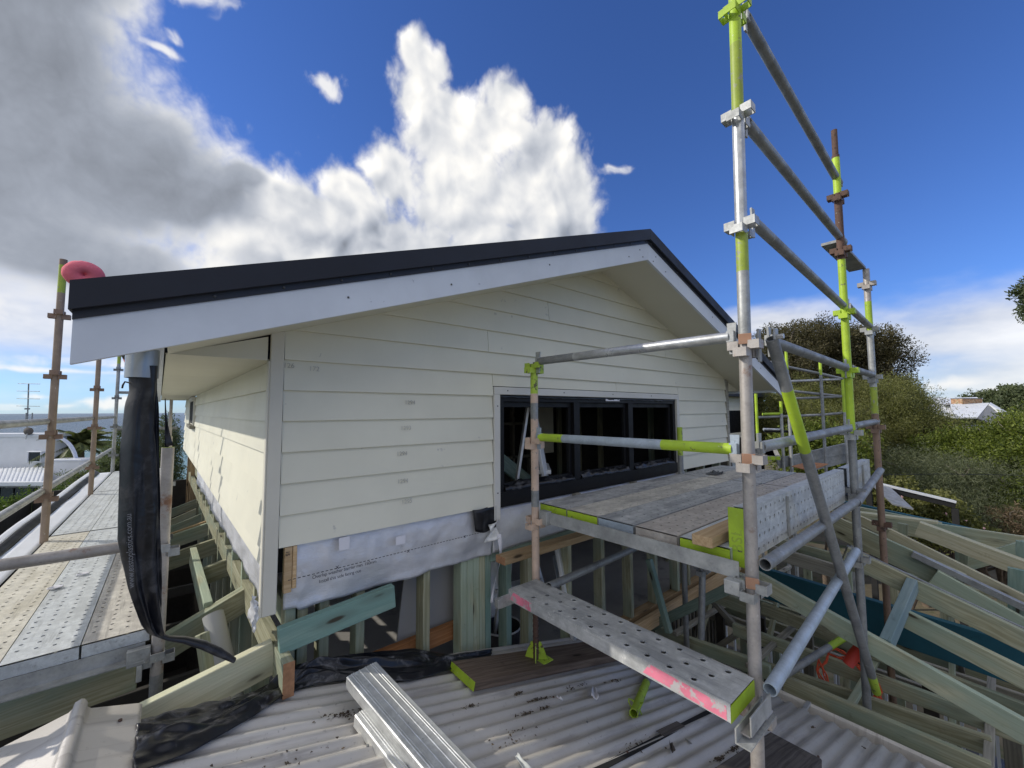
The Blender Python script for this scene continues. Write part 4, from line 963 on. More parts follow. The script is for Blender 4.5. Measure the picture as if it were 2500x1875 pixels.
o = beam('pine_batten', U(1222, 1358, 'y', 2.02), U(1452, 1292, 'y', 2.03), .09, .045, 'raw_pine'); tag(o, 'rough pine batten poking out under the platform beside the salmon post', 'timber')
box('batten_end', U(1222, 1358, 'y', 2.02)-Vector((.002, .045, .045)), U(1222, 1358, 'y', 2.02)+Vector((0, .045, 0)), 'endgrain', o)
c = U(1748, 1158, 'z', DZ)
def ragf(u, v):
    r = .13*(u-.5); s = .10*(v-.5); return (c.x+r*1.5+.02*fb(u, v, 1, 3), c.y+s+.02*fb(u, v, 2, 3), DZ+.008+.03*abs(fb(u, v, 5, 2.6))*4*u*(1-u)+.02*max(0, fb(u, v, 8, 4)))
o = gridsheet('rag', ragf, 22, 16, 'rag', None, .002); tag(o, 'crumpled dark grey rag lying on the right platform', 'rag')
c = U(1975, 1138, 'z', DZ+.004)
V = [(c.x-.45, c.y-.12, 0), (c.x+.30, c.y-.10, 0), (c.x+.35, c.y+.10, 0), (c.x-.2, c.y+.10, 0)]; V = [(x, y, DZ+.006) for x, y, _ in V]
o = pyobj('plywood_offcut', V+[(x, y, z+.006) for x, y, z in V], [(3, 2, 1, 0), (4, 5, 6, 7), (0, 1, 5, 4), (1, 2, 6, 5), (2, 3, 7, 6), (3, 0, 4, 7)], 'hardwood'); tag(o, 'thin orange brown plywood offcut at the far end of the platform', 'plywood')
# sole boards
a = (1.245, 1.90, roofz(1.245)+.058); b = (3.0, 1.90, roofz(3.0)+.058)
o = beam('sole_board', a, b, .23, .046, 'old_plank', bev=.005); tag(o, 'weathered brown sole board with lime painted end under the scaffold jack', 'board')
mw, _ = frame(a, b); mesh_obj('painted_end', boxmesh(.003, .226, .042, -.044, 0), 'lime', o, mw @ Matrix.Translation((-.0032, 0, 0)))
a = UR(1850, 1850, .06); b = UR(1960, 1893, .06); a.z = roofz(a.x)+.062
a = Vector((1.66, .752, roofz(1.66)+.062)); b = Vector((2.50, .752, roofz(2.50)+.062))
o = beam('sole_block', a, b, .225, .05, 'grey_plank', bev=.004); tag(o, 'dark weathered timber block under the big scaffold post', 'block')
# loose lime spigot with wire loops
a, b = UR(1547, 1742, .028), UR(1592, 1632, .028)
o = tube('scaffold_spigot', a, b, .0225, [(.62, 'lime_old'), (1, 'galv_dull')]); tag(o, 'loose lime green tube with wire loops lying on the corrugated roof', 'tube')
d = (b-a).normalized(); s1 = d.cross(Vector((0, 0, 1))).normalized(); s2 = s1.cross(d); s2 = -s2 if s2.z < 0 else s2
for k in range(4):
    w = s1*math.cos(R(45+90*k))+s2*math.sin(R(45+90*k))
    pathtube('loop', [a+d*.02+w*.022, a+d*.035+w*.045, a+d*.065+w*.052, a+d*.085+w*.04, a+d*.105+w*.022], .0032, 'lime', o, 6)

# stacked ribbed steel planks
def ribbed(label, a, b, w, mat):
    mw, L = frame(a, b); h = .050; kx = w/.222; pr = [(-w/2, -h), (-w/2, -.004), (-w/2+.004, 0)]
    for cxr in (-.078, -.064, -.020, .024, .064, .078): cxr *= kx; pr += [(cxr-.003, 0), (cxr-.0012, .0026), (cxr+.0012, .0026), (cxr+.003, 0)]
    pr += [(w/2-.004, 0), (w/2, -.004), (w/2, -h), (w/2-.018, -h), (w/2-.018, -h+.003), (w/2-.003, -h+.003), (w/2-.003, -.006), (-w/2+.003, -.006), (-w/2+.003, -h+.003), (-w/2+.018, -h+.003), (-w/2+.018, -h)]
    n = len(pr); V = [(x, u, q) for x in (0, L) for u, q in pr]
    o = pyobj('ribbed_plank', V, [(i, i+n, (i+1) % n+n, (i+1) % n) for i in range(n)]+[tuple(reversed(range(n))), tuple(range(n, 2*n))], mat, None, mw)
    bm = bmesh.new(); bm.from_mesh(o.data); bmesh.ops.recalc_face_normals(bm, faces=bm.faces); bm.to_mesh(o.data); bm.free()
    tube('rivet', mw @ Vector((.02, w/2-.006, -.028)), mw @ Vector((.02, w/2+.003, -.028)), .006, 'rust_dark', o, 8, hollow=False)
    return tag(o, label, 'steel plank', 'steel planks stacked on the old roof')
A, B = U(846, 1656, 'z', -1.155), U(947, 1639, 'z', -1.155); C, D = U(1027, 1875, 'z', -1.235), U(1187, 1875, 'z', -1.235)
dr = (C-A).normalized(); ac = B-A; wd = (ac-dr*ac.dot(dr)).length; side = (ac-dr*ac.dot(dr)).normalized()
ribbed('upper ribbed galvanised plank lying across another at the bottom centre', A+side*wd/2, A+side*wd/2+dr*1.3, round(wd, 3), 'stack_steel')
A2 = U(866, 1745, 'z', -1.215); C2 = U(965, 1875, 'z', -1.265); d2 = (C2-A2).normalized(); s2_ = Vector((0, 0, 1)).cross(d2).normalized(); s2_ = s2_ if s2_.dot(side) > 0 else -s2_
ribbed('lower ribbed galvanised plank half hidden beneath the upper one', A2+s2_*wd/2, A2+s2_*wd/2+d2*1.2, round(wd, 3), 'stack_steel')

# crumpled black plastic at the roof junction
lo = [(330, 1890), (470, 1835), (620, 1748), (700, 1692), (770, 1668), (860, 1660), (1000, 1662), (1110, 1632), (1200, 1608)]
hi = [(330, 1765), (440, 1742), (545, 1722), (640, 1685), (735, 1625), (850, 1602), (1010, 1588), (1100, 1603), (1200, 1592)]
LO = [UR(x, y, .024) for x, y in lo]; HI = []
for (x, y), l in zip(hi, LO):
    yy = min(2.21, max(l.y+.10, 2.05 if x < 600 else 2.16)); HI.append(U(x, y, 'y', yy))
def cr(P, t):
    t = min(t*(len(P)-1), len(P)-1.001); i = int(t); return P[i].lerp(P[i+1], t-i)
def sheet(u, v):
    p = cr(LO, u).lerp(cr(HI, u), v); k = min(1, 5*v)*(1 if v < 1 else 1)
    w = fb(u*5, v*1.6, 3, 1.2, 3); q = abs(fb(u*4+3+v*1.5, v*1.8, 8, 1.3, 3))
    return (p.x+.010*fb(u*9, v*3, 6)*k, p.y-.02*k*w*(1-v*.5), p.z+k*(.008+.022*abs(w)+.075*max(0, q-.10)*(1-abs(2*v-1))))
o = gridsheet('plastic_sheet', sheet, 150, 44, 'dusty_plastic', None, .0008); tag(o, 'crumpled dusty black plastic sheet along the edge of the old roof', 'plastic sheet')

# litter on the roof
def scrap(name, px, py, size, mat, label, cat, seed, lift=.01, curl=.5):
    c = UR(px, py, lift); rr = random.Random(seed); an = rr.uniform(0, 3)
    def f(u, v):
        a, b = (u-.5)*size*1.8, (v-.5)*size*.7*(1-.6*u); x = a*math.cos(an)-b*math.sin(an); y = a*math.sin(an)+b*math.cos(an)
        return (c.x+x, c.y+y, roofz(c.x+x)+lift+curl*size*abs(fb(u+seed, v, seed, 1.7))+curl*size*.5*(2*v-1)**2)
    return tag(gridsheet(name, f, 8, 6, mat, None, .001), label, cat)
scrap('paper_scrap', 1452, 1698, .06, 'paper', 'long torn white paper scrap on the corrugated roof', 'paper', 3)
scrap('paper_scrap', 1366, 1707, .02, 'paper', 'tiny white paper scrap left of the long torn one', 'paper', 5)
scrap('metal_clip', 1640, 1830, .035, 'grey_plank', 'dark bent metal clip on the sunlit corrugations', 'clip', 8, .012, .9)
scrap('stone_chip', 1680, 1812, .02, 'galv', 'small grey chip beside the bent metal clip', 'chip', 9)
scrap('torn_flashing', 1275, 1868, .05, 'plank_cool', 'torn pale flashing piece at the bottom edge of the roof', 'flashing', 12, .012, .3)
scrap('dry_leaf', 1985, 1778, .02, 'leaf_litter', 'brown leaf lying near the gutter of the old roof', 'leaf', 15)
scrap('dry_leaf', 2108, 1826, .012, 'leaf_litter', 'small curled leaf on the corrugations nearer the bottom', 'leaf', 16)
V = []; F = []
for px, py, n, sp in ((1268, 1690, 30, .015), (1315, 1707, 60, .035), (1145, 1730, 30, .02), (1283, 1740, 40, .025), (1330, 1725, 35, .02), (1395, 1680, 16, .02), (1420, 1672, 14, .02), (840, 1748, 60, .035), (1755, 1858, 60, .03), (1790, 1835, 40, .03), (1805, 1820, 40, .03), (1500, 1665, 30, .04), (1250, 1800, 30, .08), (1550, 1820, 25, .09), (700, 1850, 30, .12)):
    c = UR(px, py, .004)
    for _ in range(n):
        x = c.x+random.gauss(0, sp); y = c.y+random.gauss(0, sp*.28); s = random.uniform(.003, .009); a = random.uniform(0, 6.3); z = roofz(x)+.0085*math.cos(2*math.pi*y/.0762)+.004+random.uniform(0, .008); b = len(V)
        t = [random.uniform(-.7, .7)*s for _ in range(3)]
        V += [(x+s*math.cos(a), y+s*math.sin(a), z+t[0]), (x+s*.5*math.cos(a+1.6), y+s*.5*math.sin(a+1.6), z+t[1]), (x-s*math.cos(a), y-s*math.sin(a), z+t[2]), (x-s*.5*math.cos(a+1.6), y-s*.5*math.sin(a+1.6), z)]
        F.append((b, b+1, b+2, b+3))
o = pyobj('leaf_litter', V, F, 'leaf_litter'); o['kind'] = 'stuff'; o['label'] = 'dry leaf and bark litter in the roof corrugations'; o['category'] = 'litter'
#@@PART4
# ---------------------------------------------------------------- left-hand scaffold
ls = thing('scaffold', 'rusty brown tube scaffold along the sunlit left wall above the sea', 'scaffold', (-.7, 2.5, GZ))
LZ = -1.0; LX = -.725
zr1 = U(130, 1028, 'x', LX-.03).z; zr2 = U(123, 1187, 'x', LX-.03).z
for yy, top, nodes in ((2.42, 1.2, ()), (4.85, U(162, 635, 'y', 4.85).z, (768, 912, 1056)), (7.25, 1.1, ()), (9.7, 1.0, ())):
    t = top; m = 'post_tan' if yy < 9 else 'galv'
    nz = [.80, .31, -.17, -.66] if yy < 9 else [.76, .27, -.22, -.7]
    standard(ls, (LX, yy, -4.9), (LX+.0, yy, t), [(.98, m), (1.21, 'lime_worn'), (2, 'rust_post')] if yy != 9.7 else [(.85, m), (2, 'lime_worn')], [(z, 'rust_post' if yy < 9 else 'galv_dull') for z in nz])
for ya, yb in ((2.44, 4.83), (4.87, 7.23), (7.27, 9.68)):
    for z in (zr1, zr2): ledger(ls, (LX-.03, ya, z), (LX-.03, yb, z), 'galv', 'guard_rail', False)
for yy, top in ((2.56, -.165), (4.95, -.22), (7.35, -.20), (9.8, .40)):
    standard(ls, (-.005, yy, -4.9), (-.005, yy, top), [(-1.2, 'galv_dull'), (top if yy != 7.35 else -.1, 'galv_rust'), (2, 'lime_worn')], [(-.64, 'galv'), (-1.12, 'galv_dull')])
ledger(ls, (-1.3, 2.55, -.585), (-.04, 2.55, -.600), 'galv_rust', 'guard_rail', False)
ledger(ls, (LX, 9.82, .36), (.0, 9.82, .36), 'galv_dull', 'guard_rail', False); ledger(ls, (LX, 9.82, -.28), (.1, 9.82, -.28), 'galv_dull', 'guard_rail', False)
for yy in (2.59, 4.98, 7.38): angle_iron(ls, (-.99, yy, -1.055), (-.05, yy, -1.055), .06, 'galv', flip=-1)
box('bracket', (-.11, 2.53, -1.13), (-.03, 2.56, -1.06), 'galv', ls); box('bracket', (-.075, 2.525, -1.20), (-.055, 2.535, -1.13), 'galv', ls)
cols = [('plank_dirty', -.603, 'pale dusty'), ('plank_cool', -.375, 'grey galvanised'), ('plank_tan', -.147, 'pinkish brown')]
for bay, (ya, yb) in enumerate(((2.60, 5.00), (5.03, 7.40), (7.43, 9.80))):
    where = ('in the nearest bay of the left walkway', 'in the second bay of the left walkway', 'in the farthest bay of the left walkway')[bay]
    for k, (m, x, d) in enumerate(cols):
        mm = m if bay == 0 else ('plank_cool' if bay == 2 or k < 2 else 'plank_dirty'); dd = d if bay == 0 else ('outer', 'middle', 'inner')[k]
        plank(f'{dd} perforated scaffold plank {where}', (x, ya, LZ), (x, yb, LZ), .224, mm, group='planks of the left walkway', h=.055, rows=4, pitch=.062, hr=.0076, endmat=('plank_cool', 'lime_worn' if bay == 0 else None))
# folded sheet metal lying along the outer edge, a dark strip between
gridsheet('edge_sheet', lambda u, v: (-.735-.15*v, 2.2+7.6*u, LZ-.01+.006*fb(u*8, v, 1)), 40, 4, 'white_metal', ls, .001)
gridsheet('edge_sheet', lambda u, v: (-.885-.05*v, 2.2+7.6*u, LZ+.0+.035*v+.012*fb(u*8, v, 1)), 60, 4, 'black_rubber', ls, .002)  # black strip painted in for the shadow gap between the sheets
gridsheet('edge_sheet', lambda u, v: (-.937-.05*v, 2.2+7.6*u, LZ+.036+.012*v+.012*fb(u*8, 1, 1)), 60, 3, 'white_metal', ls, .001)
for k, (px, py) in enumerate(((205, 1340+2), (195, 1378))): pass
for px, py, s, lab in ((203, 1402, .03, 'white dry leaf on the middle plank of the left walkway'), (135, 1436, .035, 'curled pale leaf on the seam of the left walkway')):
    c = U(px, py, 'z', LZ+.006)
    o = gridsheet('fallen_leaf', lambda u, v: (c.x+s*(u-.5)*1.9, c.y+s*(v-.5)*4*u*(1-u)*1.5, LZ+.004+s*.3*(2*v-1)**2), 8, 5, 'paper', None, .0006); tag(o, lab, 'leaf')

# ---------------------------------------------------------------- temporary downpipe and its black sleeve
SY = 1.86
def sl_at(x, y): return U(x, y, 'y', SY)
dp = thing('temporary_downpipe', 'silver downpipe stub with long black plastic sleeve hanging from the eave', 'downpipe', sl_at(348, 1540))
pc = sl_at(348, 880); tube('pipe', (pc.x, SY, pc.z-.06), (pc.x, SY, .40), .044, 'pipe_silver', dp, 24)
rows = [(894, 315, 381), (925, 316, 381), (955, 318, 381), (985, 310, 383), (1030, 305, 384), (1080, 299, 385), (1140, 295, 386), (1200, 294, 386), (1260, 293, 387), (1320, 293, 388), (1350, 298, 389), (1390, 306, 389), (1430, 313, 390), (1470, 325, 391), (1505, 338, 392), (1530, 350, 394), (1550, 366, 398)]
V = []; n = 56; NR = len(rows)*3
def rowat(t):
    i = min(int(t), len(rows)-2); f = t-i; a, b = rows[i], rows[i+1]; return tuple(a[k]+(b[k]-a[k])*f for k in range(3))
for j in range(NR):
    t = j/(NR-1)*(len(rows)-1); py, xl, xr = rowat(t); a, b = sl_at(xl, py), sl_at(xr, py); c = (a+b)/2; rx = (b-a).length/2
    fold = min(1, t/4); sl_end = max(0, t-11)/5; thk = .044*(1-fold)+.030*fold
    for k in range(n):
        q = 2*math.pi*k/n; cx, sy = math.cos(q), math.sin(q)
        w = fold*(.007*math.sin(q*5+.5*math.sin(t*.7)+1)+.006*math.sin(q*3+t*.25)+.007*fb(math.cos(q)*2.2, t*.35, math.sin(q)*2))
        r = (b-a).normalized()
        V.append(c+r*(rx*cx)*(1+.02*fb(k*.2, t, 5)*fold)+Vector((.45, -.89, 0))*(-(thk*(1-.3*sl_end))*sy+w))
F = [(j*n+k, j*n+(k+1) % n, (j+1)*n+(k+1) % n, (j+1)*n+k) for j in range(NR-1) for k in range(n)]
pyobj('sleeve', V, F, 'black_plastic', dp, smooth=True)
pathtube('sleeve_tail', [sl_at(360, 1505), sl_at(378, 1545), sl_at(410, 1558), sl_at(450, 1562), sl_at(495, 1574), sl_at(535, 1592), sl_at(572, 1612)], .02, 'black_plastic', dp, 14, radii=[.012, .014, .013, .019, .024, .024, .015], flat=.55)
gridsheet('sleeve_flap', lambda u, v: tuple(sl_at(383+(3+19*v*v)*u, 972+(118 if u > .5 else 122)*v)+Vector((.02, .05+.02*math.sin(5*v), 0))), 5, 14, 'black_plastic', dp, .001)
pathtube('tie_wire', [sl_at(318, 935), sl_at(305, 932), sl_at(300, 940), sl_at(298, 948)], .003, 'black_rubber', dp, 6)
q0, q1 = sl_at(326, 1425), sl_at(317, 1228); dv = (q1-q0).normalized(); nv = Vector((.1, -.99, 0)).normalized(); yv = nv.cross(dv)
text_mesh('printed_web_address', 'www.eastoplastics.com.au', .0225, 'sleeve_print', basis(q0+nv*.040, dv, yv, nv), dp, .0002, 1.0)

# pink foam roll on the gutter corner
c = sl_at(205, 672); c = U(205, 671, 'y', 1.88)
fm = thing('foam_roll', 'round pink foam pad stuck on the dark gutter corner', 'foam pad', c)
V = []; NU, NV = 40, 20; fx = (Vector((0, 0, 0))-c).normalized(); rt = fx.cross(Vector((0, 0, 1))).normalized(); upv = rt.cross(fx)
for i in range(NU):
    a = 2*math.pi*i/NU
    for j in range(NV):
        b = 2*math.pi*j/NV; rr = .025+.026*math.cos(b); k = 1+.03*fb(i*.4, j*.5, 1)
        V.append(c+rt*(rr*math.cos(a)*.98*k*-1)+upv*(rr*math.sin(a)*.86*k)+fx*(.030*math.sin(b)))
pyobj('foam', V, [(i*NV+j, ((i+1) % NU)*NV+j, ((i+1) % NU)*NV+(j+1) % NV, i*NV+(j+1) % NV) for i in range(NU) for j in range(NV)], 'pink_foam', fm, smooth=True)
tube('core', c-fx*.02, c+fx*.004, .010, 'red_core', fm, 16, hollow=False)
o = gridsheet('pink_rag', lambda u, v: tuple(U(296+8*u+16*v, 868+34*v+4*math.sin(5*u), 'y', 6.5)+Vector((0, .03*math.sin(6*v+4*u), 0))), 6, 14, 'pink_rag', None, .002); tag(o, 'frayed pink rag hanging by the third scaffold post over the sea', 'rag')

# ---------------------------------------------------------------- things inside the house
def stepladder(label, base, h, w, d, rz, steps):
    t = thing('stepladder', label, 'ladder', base); Rz = Matrix.Translation(base) @ Matrix.Rotation(rz, 4, 'Z')
    for s in (-1, 1):
        beam('rail', Rz @ Vector((s*w, -d, 0)), Rz @ Vector((s*w*.55, 0, h)), .085, .03, 'aluminium', t, 'mid')
        beam('rear_rail', Rz @ Vector((s*w*.9, d, 0)), Rz @ Vector((s*w*.55, .03, h)), .05, .022, 'aluminium', t, 'mid')
    for k in range(steps):
        f = (k+1)/(steps+1); ww = w*(1-.45*f)
        beam('step', Rz @ Vector((-ww, -d*(1-f), h*f)), Rz @ Vector((ww, -d*(1-f), h*f)), .11, .035, 'aluminium', t, 'mid')
    beam('brace', Rz @ Vector((-w*.75, d*.6, h*.4)), Rz @ Vector((w*.75, d*.6, h*.4)), .03, .02, 'aluminium', t, 'mid')
    beam('top_cap', Rz @ Vector((-w*.62, .01, h)), Rz @ Vector((w*.62, .01, h)), .12, .05, 'aluminium', t, 'bot'); return t
stepladder('aluminium stepladder standing inside behind the left window bay', (2.44, 2.64, -1.93), 2.0, .33, .34, R(48), 6)
stepladder('white stepladder standing behind the bare studs under the platform', (2.65, 3.3, -1.93), 1.1, .28, .36, R(-10), 3)
b = thing('bucket', 'black bucket on the floor behind the studs by the salmon post', 'bucket', (2.02, 2.55, -1.93))
V = [(2.02+(.12+.03*f)*math.cos(a), 2.55+(.12+.03*f)*math.sin(a), -1.93+.28*f) for f in (0, 1) for a in [2*math.pi*k/20 for k in range(20)]]
pyobj('pail', V, [(k, (k+1) % 20, (k+1) % 20+20, k+20) for k in range(20)]+[tuple(reversed(range(20)))], 'bucket', b, smooth=False)
pathtube('rim', [(2.02+.152*math.cos(a), 2.55+.152*math.sin(a), -1.65) for a in [2*math.pi*k/20 for k in range(20)]], .007, 'tub_white', b, 6, True)
for k, (a, b2, lab) in enumerate(((U(1452, 1530, 'y', 2.5), U(1300, 1580, 'y', 2.9), 'thin offcut lying on the floor beyond the bare studs'), (U(1480, 1420, 'y', 3.2), U(1570, 1500, 'y', 2.9), 'teal offcut leaning beyond the bare studs under the platform'))):
    o = beam('timber_offcut', a, b2, .05, .03, 'grey_timber' if k == 0 else 'teal_pine'); tag(o, lab, 'timber')

# ---------------------------------------------------------------- open roof frame of the lower wing, right
rf = thing('roof_frame', 'open green treated pine roof frame of the lower wing, right foreground', 'roof frame', (4, 0, -4.4))
def rb(x0, y0, x1, y1, X, h, mat, w=.045, X1=None, name='rafter'):
    return beam(name, U(x0, y0, 'x', X), U(x1, y1, 'x', X1 or X), w, h, mat, rf)
rb(1913, 1647, 2420, 1862, 3.55, .125, 'green_pine', name='wall_plate')                    # beside the gutter
rb(1850, 1394, 2560, 1788, 3.72, .13, 'green_pine')
rb(2209, 1487, 2560, 1660, 4.12, .125, 'green_pine', X1=4.06)
rb(2070, 1336, 2560, 1567, 4.35, .135, 'green_pine'); rb(2068, 1331, 2560, 1560, 4.40, .13, 'galv_dull', .02)
A = U(2226, 1412, 'x', 4.32); B = U(2160, 1560, 'x', 3.74); beam('blocking', A, B, .06, .09, 'blue_pine', rf)
rb(1840, 1378, 2560, 1590, 4.75, .30, 'teal_beam', .06, name='beam')
rb(2010, 1246, 2360, 1403, 5.0, .19, 'green_pine'); rb(2290, 1392, 2560, 1540, 4.9, .22, 'green_pine'); rb(2230, 1345, 2560, 1502, 4.95, .05, 'galv_dull', .06, name='valley_tray')
rb(2174, 1291, 2560, 1481, 5.35, .11, 'pale_pine'); rb(2060, 1240, 2190, 1300, 5.4, .09, 'pale_pine')
rb(2246, 1273, 2560, 1389, 6.1, .15, 'pale_pine', .11); rb(2020, 1240, 2290, 1272, 6.5, .03, 'pale_pine', .1, name='batten')
rb(2070, 1232, 2300, 1276, 7.2, .24, 'green_pine', name='beam'); rb(2270, 1275, 2560, 1318, 7.15, .24, 'green_pine', name='beam')
rb(2060, 1222, 2420, 1300, 7.4, .05, 'teal_beam', .05, name='fascia')
rb(2333, 1368, 2500, 1318, 6.6, .12, 'green_pine', name='brace')
for x, y0, y1, X in ((2204, 1278, 1306, 6.9), (2348, 1322, 1378, 6.3), (2498, 1322, 1362, 6.3), (2480, 1388, 1500, 5.6)):
    beam('stud', U(x, y1, 'x', X), U(x, y0, 'x', X), .09, .045, 'green_pine' if x < 2400 else 'teal_pine', rf, 'mid', up=Vector((1, 0, 0)))
rb(1860, 1470, 2560, 1740, 4.55, .11, 'green_pine', name='joist'); rb(1790, 1520, 2560, 1795, 4.2, .11, 'green_pine', name='joist'); rb(1700, 1560, 2420, 1800, 3.95, .11, 'green_pine', name='joist')
rb(1600, 1525, 1880, 1625, 3.8, .11, 'green_pine', name='joist'); rb(1850, 1300, 2120, 1372, 4.9, .12, 'green_pine', name='joist'); rb(1880, 1330, 2060, 1384, 4.6, .12, 'grey_timber', name='joist')
rb(1745, 1440, 1830, 1470, 4.2, .12, 'green_pine', name='joist'); rb(1590, 1365, 1640, 1545, 3.4, .05, 'teal_pine', .05, name='brace'); rb(1735, 1455, 1850, 1580, 4.3, .05, 'grey_timber', name='brace')
rb(1720, 1590, 1830, 1520, 4.3, .05, 'grey_timber', name='brace'); rb(1560, 1530, 1780, 1420, 3.55, .08, 'teal_pine', name='beam'); rb(1740, 1430, 1900, 1340, 5.2, .08, 'raw_pine', name='beam')
for k in range(16):
    yy = -1.2+k*.42; beam('stud', (4.9, yy, -4.4), (4.9, yy, -2.2), .09, .045, 'lining_dark' if k % 3 else 'grey_timber', rf, 'mid', up=Vector((1, 0, 0)))  # most studs coloured dark to put the space below in shade
    beam('stud', (6.6, yy, -4.4), (6.6, yy, -1.9), .09, .045, 'green_pine', rf, 'mid', up=Vector((1, 0, 0)))
for z in (-3.3, -4.35): beam('nogging', (4.9, -1.3, z), (4.9, 5.4, z), .09, .045, 'grey_timber', rf)
beam('wall_plate', (6.6, -1.3, -1.9), (6.6, 5.4, -1.9), .09, .045, 'green_pine', rf)
for k in range(7):
    beam('joist', (5.0+k*.28, -1.5, -2.35-.02*k), (5.0+k*.28, 5.2, -2.35-.02*k), .045, .12, 'green_pine' if k % 2 else 'grey_timber', rf)
for k in range(9):
    yy = -1.1+k*.62; beam('batten', (3.6, yy, -2.02), (6.8, yy, -2.20), .045, .035, 'grey_timber' if k % 3 else 'green_pine', rf)
    beam('web', (4.3, yy+.2, -2.6), (5.1, yy+.2, -1.75), .035, .07, 'green_pine', rf); beam('web', (5.1, yy+.2, -1.75), (5.9, yy+.2, -2.5), .035, .07, 'grey_timber', rf)
dk = structure(box('lower_floor', (2.6, -3, -4.5), (8.2, 6, -4.41), 'slab')); dk['label'] = 'wet concrete floor of the lower wing under the roof frame'
M('slab').node_tree.nodes['Principled BSDF'].inputs['Roughness'].links and M('slab').node_tree.links.remove(M('slab').node_tree.nodes['Principled BSDF'].inputs['Roughness'].links[0]); M('slab').node_tree.nodes['Principled BSDF'].inputs['Roughness'].default_value = .18
box('lower_wall', (3.25, -1.5, -4.4), (3.30, 2.1, -2.15), 'lining_dark', rf); box('lower_wall', (3.1, 2.35, -4.4), (5.4, 2.4, -2.05), 'lining_dark', rf)  # dark walls added to block light under the roof frame
for k in range(26):
    x = 3.12+k*.085; beam('batten', (x, 2.3, -4.4), (x, 2.3, -2.1), .02, .02, 'grey_timber', rf, 'mid', up=Vector((1, 0, 0)))
# white balustrade of the deck below
bl = thing('balustrade', 'white painted balustrade of the deck seen below the open roof frame', 'railing', (6.2, 0, -4.4))
for z in (-3.45, -4.2): beam('rail', (7.4, -1.2, z), (7.4, 5, z), .05, .05, 'white_metal', bl)
for k in range(46): beam('baluster', (7.4, -1.15+k*.135, -4.2), (7.4, -1.15+k*.135, -3.5), .028, .028, 'white_metal', bl, 'mid', up=Vector((1, 0, 0)), bev=0)
# extension cord and a red bag on the lower floor
c = U(2070, 1665, 'x', 4.08); pts = []
for k in range(150):
    a = k*.21; r = .17+.025*math.sin(k*.37)+.012*math.sin(k*1.3); pts.append((c.x+r*math.cos(a)*.6, c.y+r*math.sin(a), c.z+.02+r*.75*math.sin(a+1.2)+.01*math.sin(k*.9)))
o = pathtube('extension_cord', pts, .006, 'orange_cord', None, 6); tag(o, 'coiled orange extension cord hanging among the lower roof timbers', 'cord')
o = beam('tool_shelf', c+Vector((-.1, -.35, -.16)), c+Vector((-.1, .35, -.16)), .3, .03, 'grey_plank', None); tag(o, 'dark board under the coiled orange cord', 'board')
o = pathtube('red_bag', [U(2098, 1580, 'x', 4.05), U(2085, 1600, 'x', 4.02), U(2070, 1622, 'x', 4.0)], .055, 'red_plastic', None, 12, radii=[.032, .04, .036]); tag(o, 'bright red rolled bag wedged between the timbers behind the green rafter', 'bag')

# ---------------------------------------------------------------- far scaffold beyond the house, rear wing
fs = thing('scaffold', 'distant tube scaffold with lime post tops beyond the right end of the house', 'scaffold', UD(1950, 1100, 7.5))
FD = 7.4
def fp(x, y, dep=FD): return UD(x, y, dep)
fr = .024
def fpost(x, yt, bands, dep=FD):
    a = fp(x, yt, dep); b = Vector((a.x, a.y, -4.9)); L = a.z-b.z
    return tube('standard', b, a, fr, [(1-q/L, m) for q, m in bands]+[(1, bands[-1][1] if False else 'lime')], fs, 10, hollow=False)
for x, yt, bands in ((1845, 961, [(.95, 'galv')]), (1906, 980, [(.22, 'galv')]), (1926, 1022, [(.02, 'galv')]), (2002, 883, [(.24, 'galv_dull')]), (2057, 926, [(.60, 'galv')]), (1919, 857, [(.34, 'galv')])): fpost(x, yt, bands)
for a, b, m in (((1919, 895), (2002, 912), 'galv_dull'), ((2002, 912), (2057, 925), 'galv_dull'), ((1930, 931), (2050, 926), 'galv_bright'), ((1936, 955), (2058, 968), 'galv_dull'), ((1936, 973), (2058, 968), 'galv_dull'), ((1862, 1011), (1904, 1010), 'lime'), ((1848, 1019), (2004, 1013), 'galv_dull'), ((2004, 1013), (2060, 1008), 'galv_dull'), ((1864, 1048), (1904, 1049), 'galv_bright'), ((1866, 1052), (2000, 1056), 'black_frame'), ((1860, 883), (1919, 886), 'galv_dull')):
    tube('guard_rail', fp(*a), fp(*b), fr, m, fs, 10, hollow=False)
for a, b in (((1895, 1120), (2062, 1082)), ((1960, 1130), (2064, 1104))): beam('toe_board', fp(*a), fp(*b), .04, .18, 'galv_dull', fs)
for k in range(3):
    a = U(1862+k*12, 1113-k*0, 'z', -.72); o = beam('scaffold_board', a, a+Vector((1.6, .55, 0)), .21, .06, 'grey_timber'); tag(o, ('first', 'second', 'third')[k]+' lime ended board of the row beyond the platform end', 'board', 'lime ended boards beyond the platform')
    mw, _ = frame(a, a+Vector((1.6, .55, 0))); mesh_obj('painted_end', boxmesh(.004, .2, .055, -.058, 0), 'lime', o, mw @ Matrix.Translation((-.005, 0, 0)))
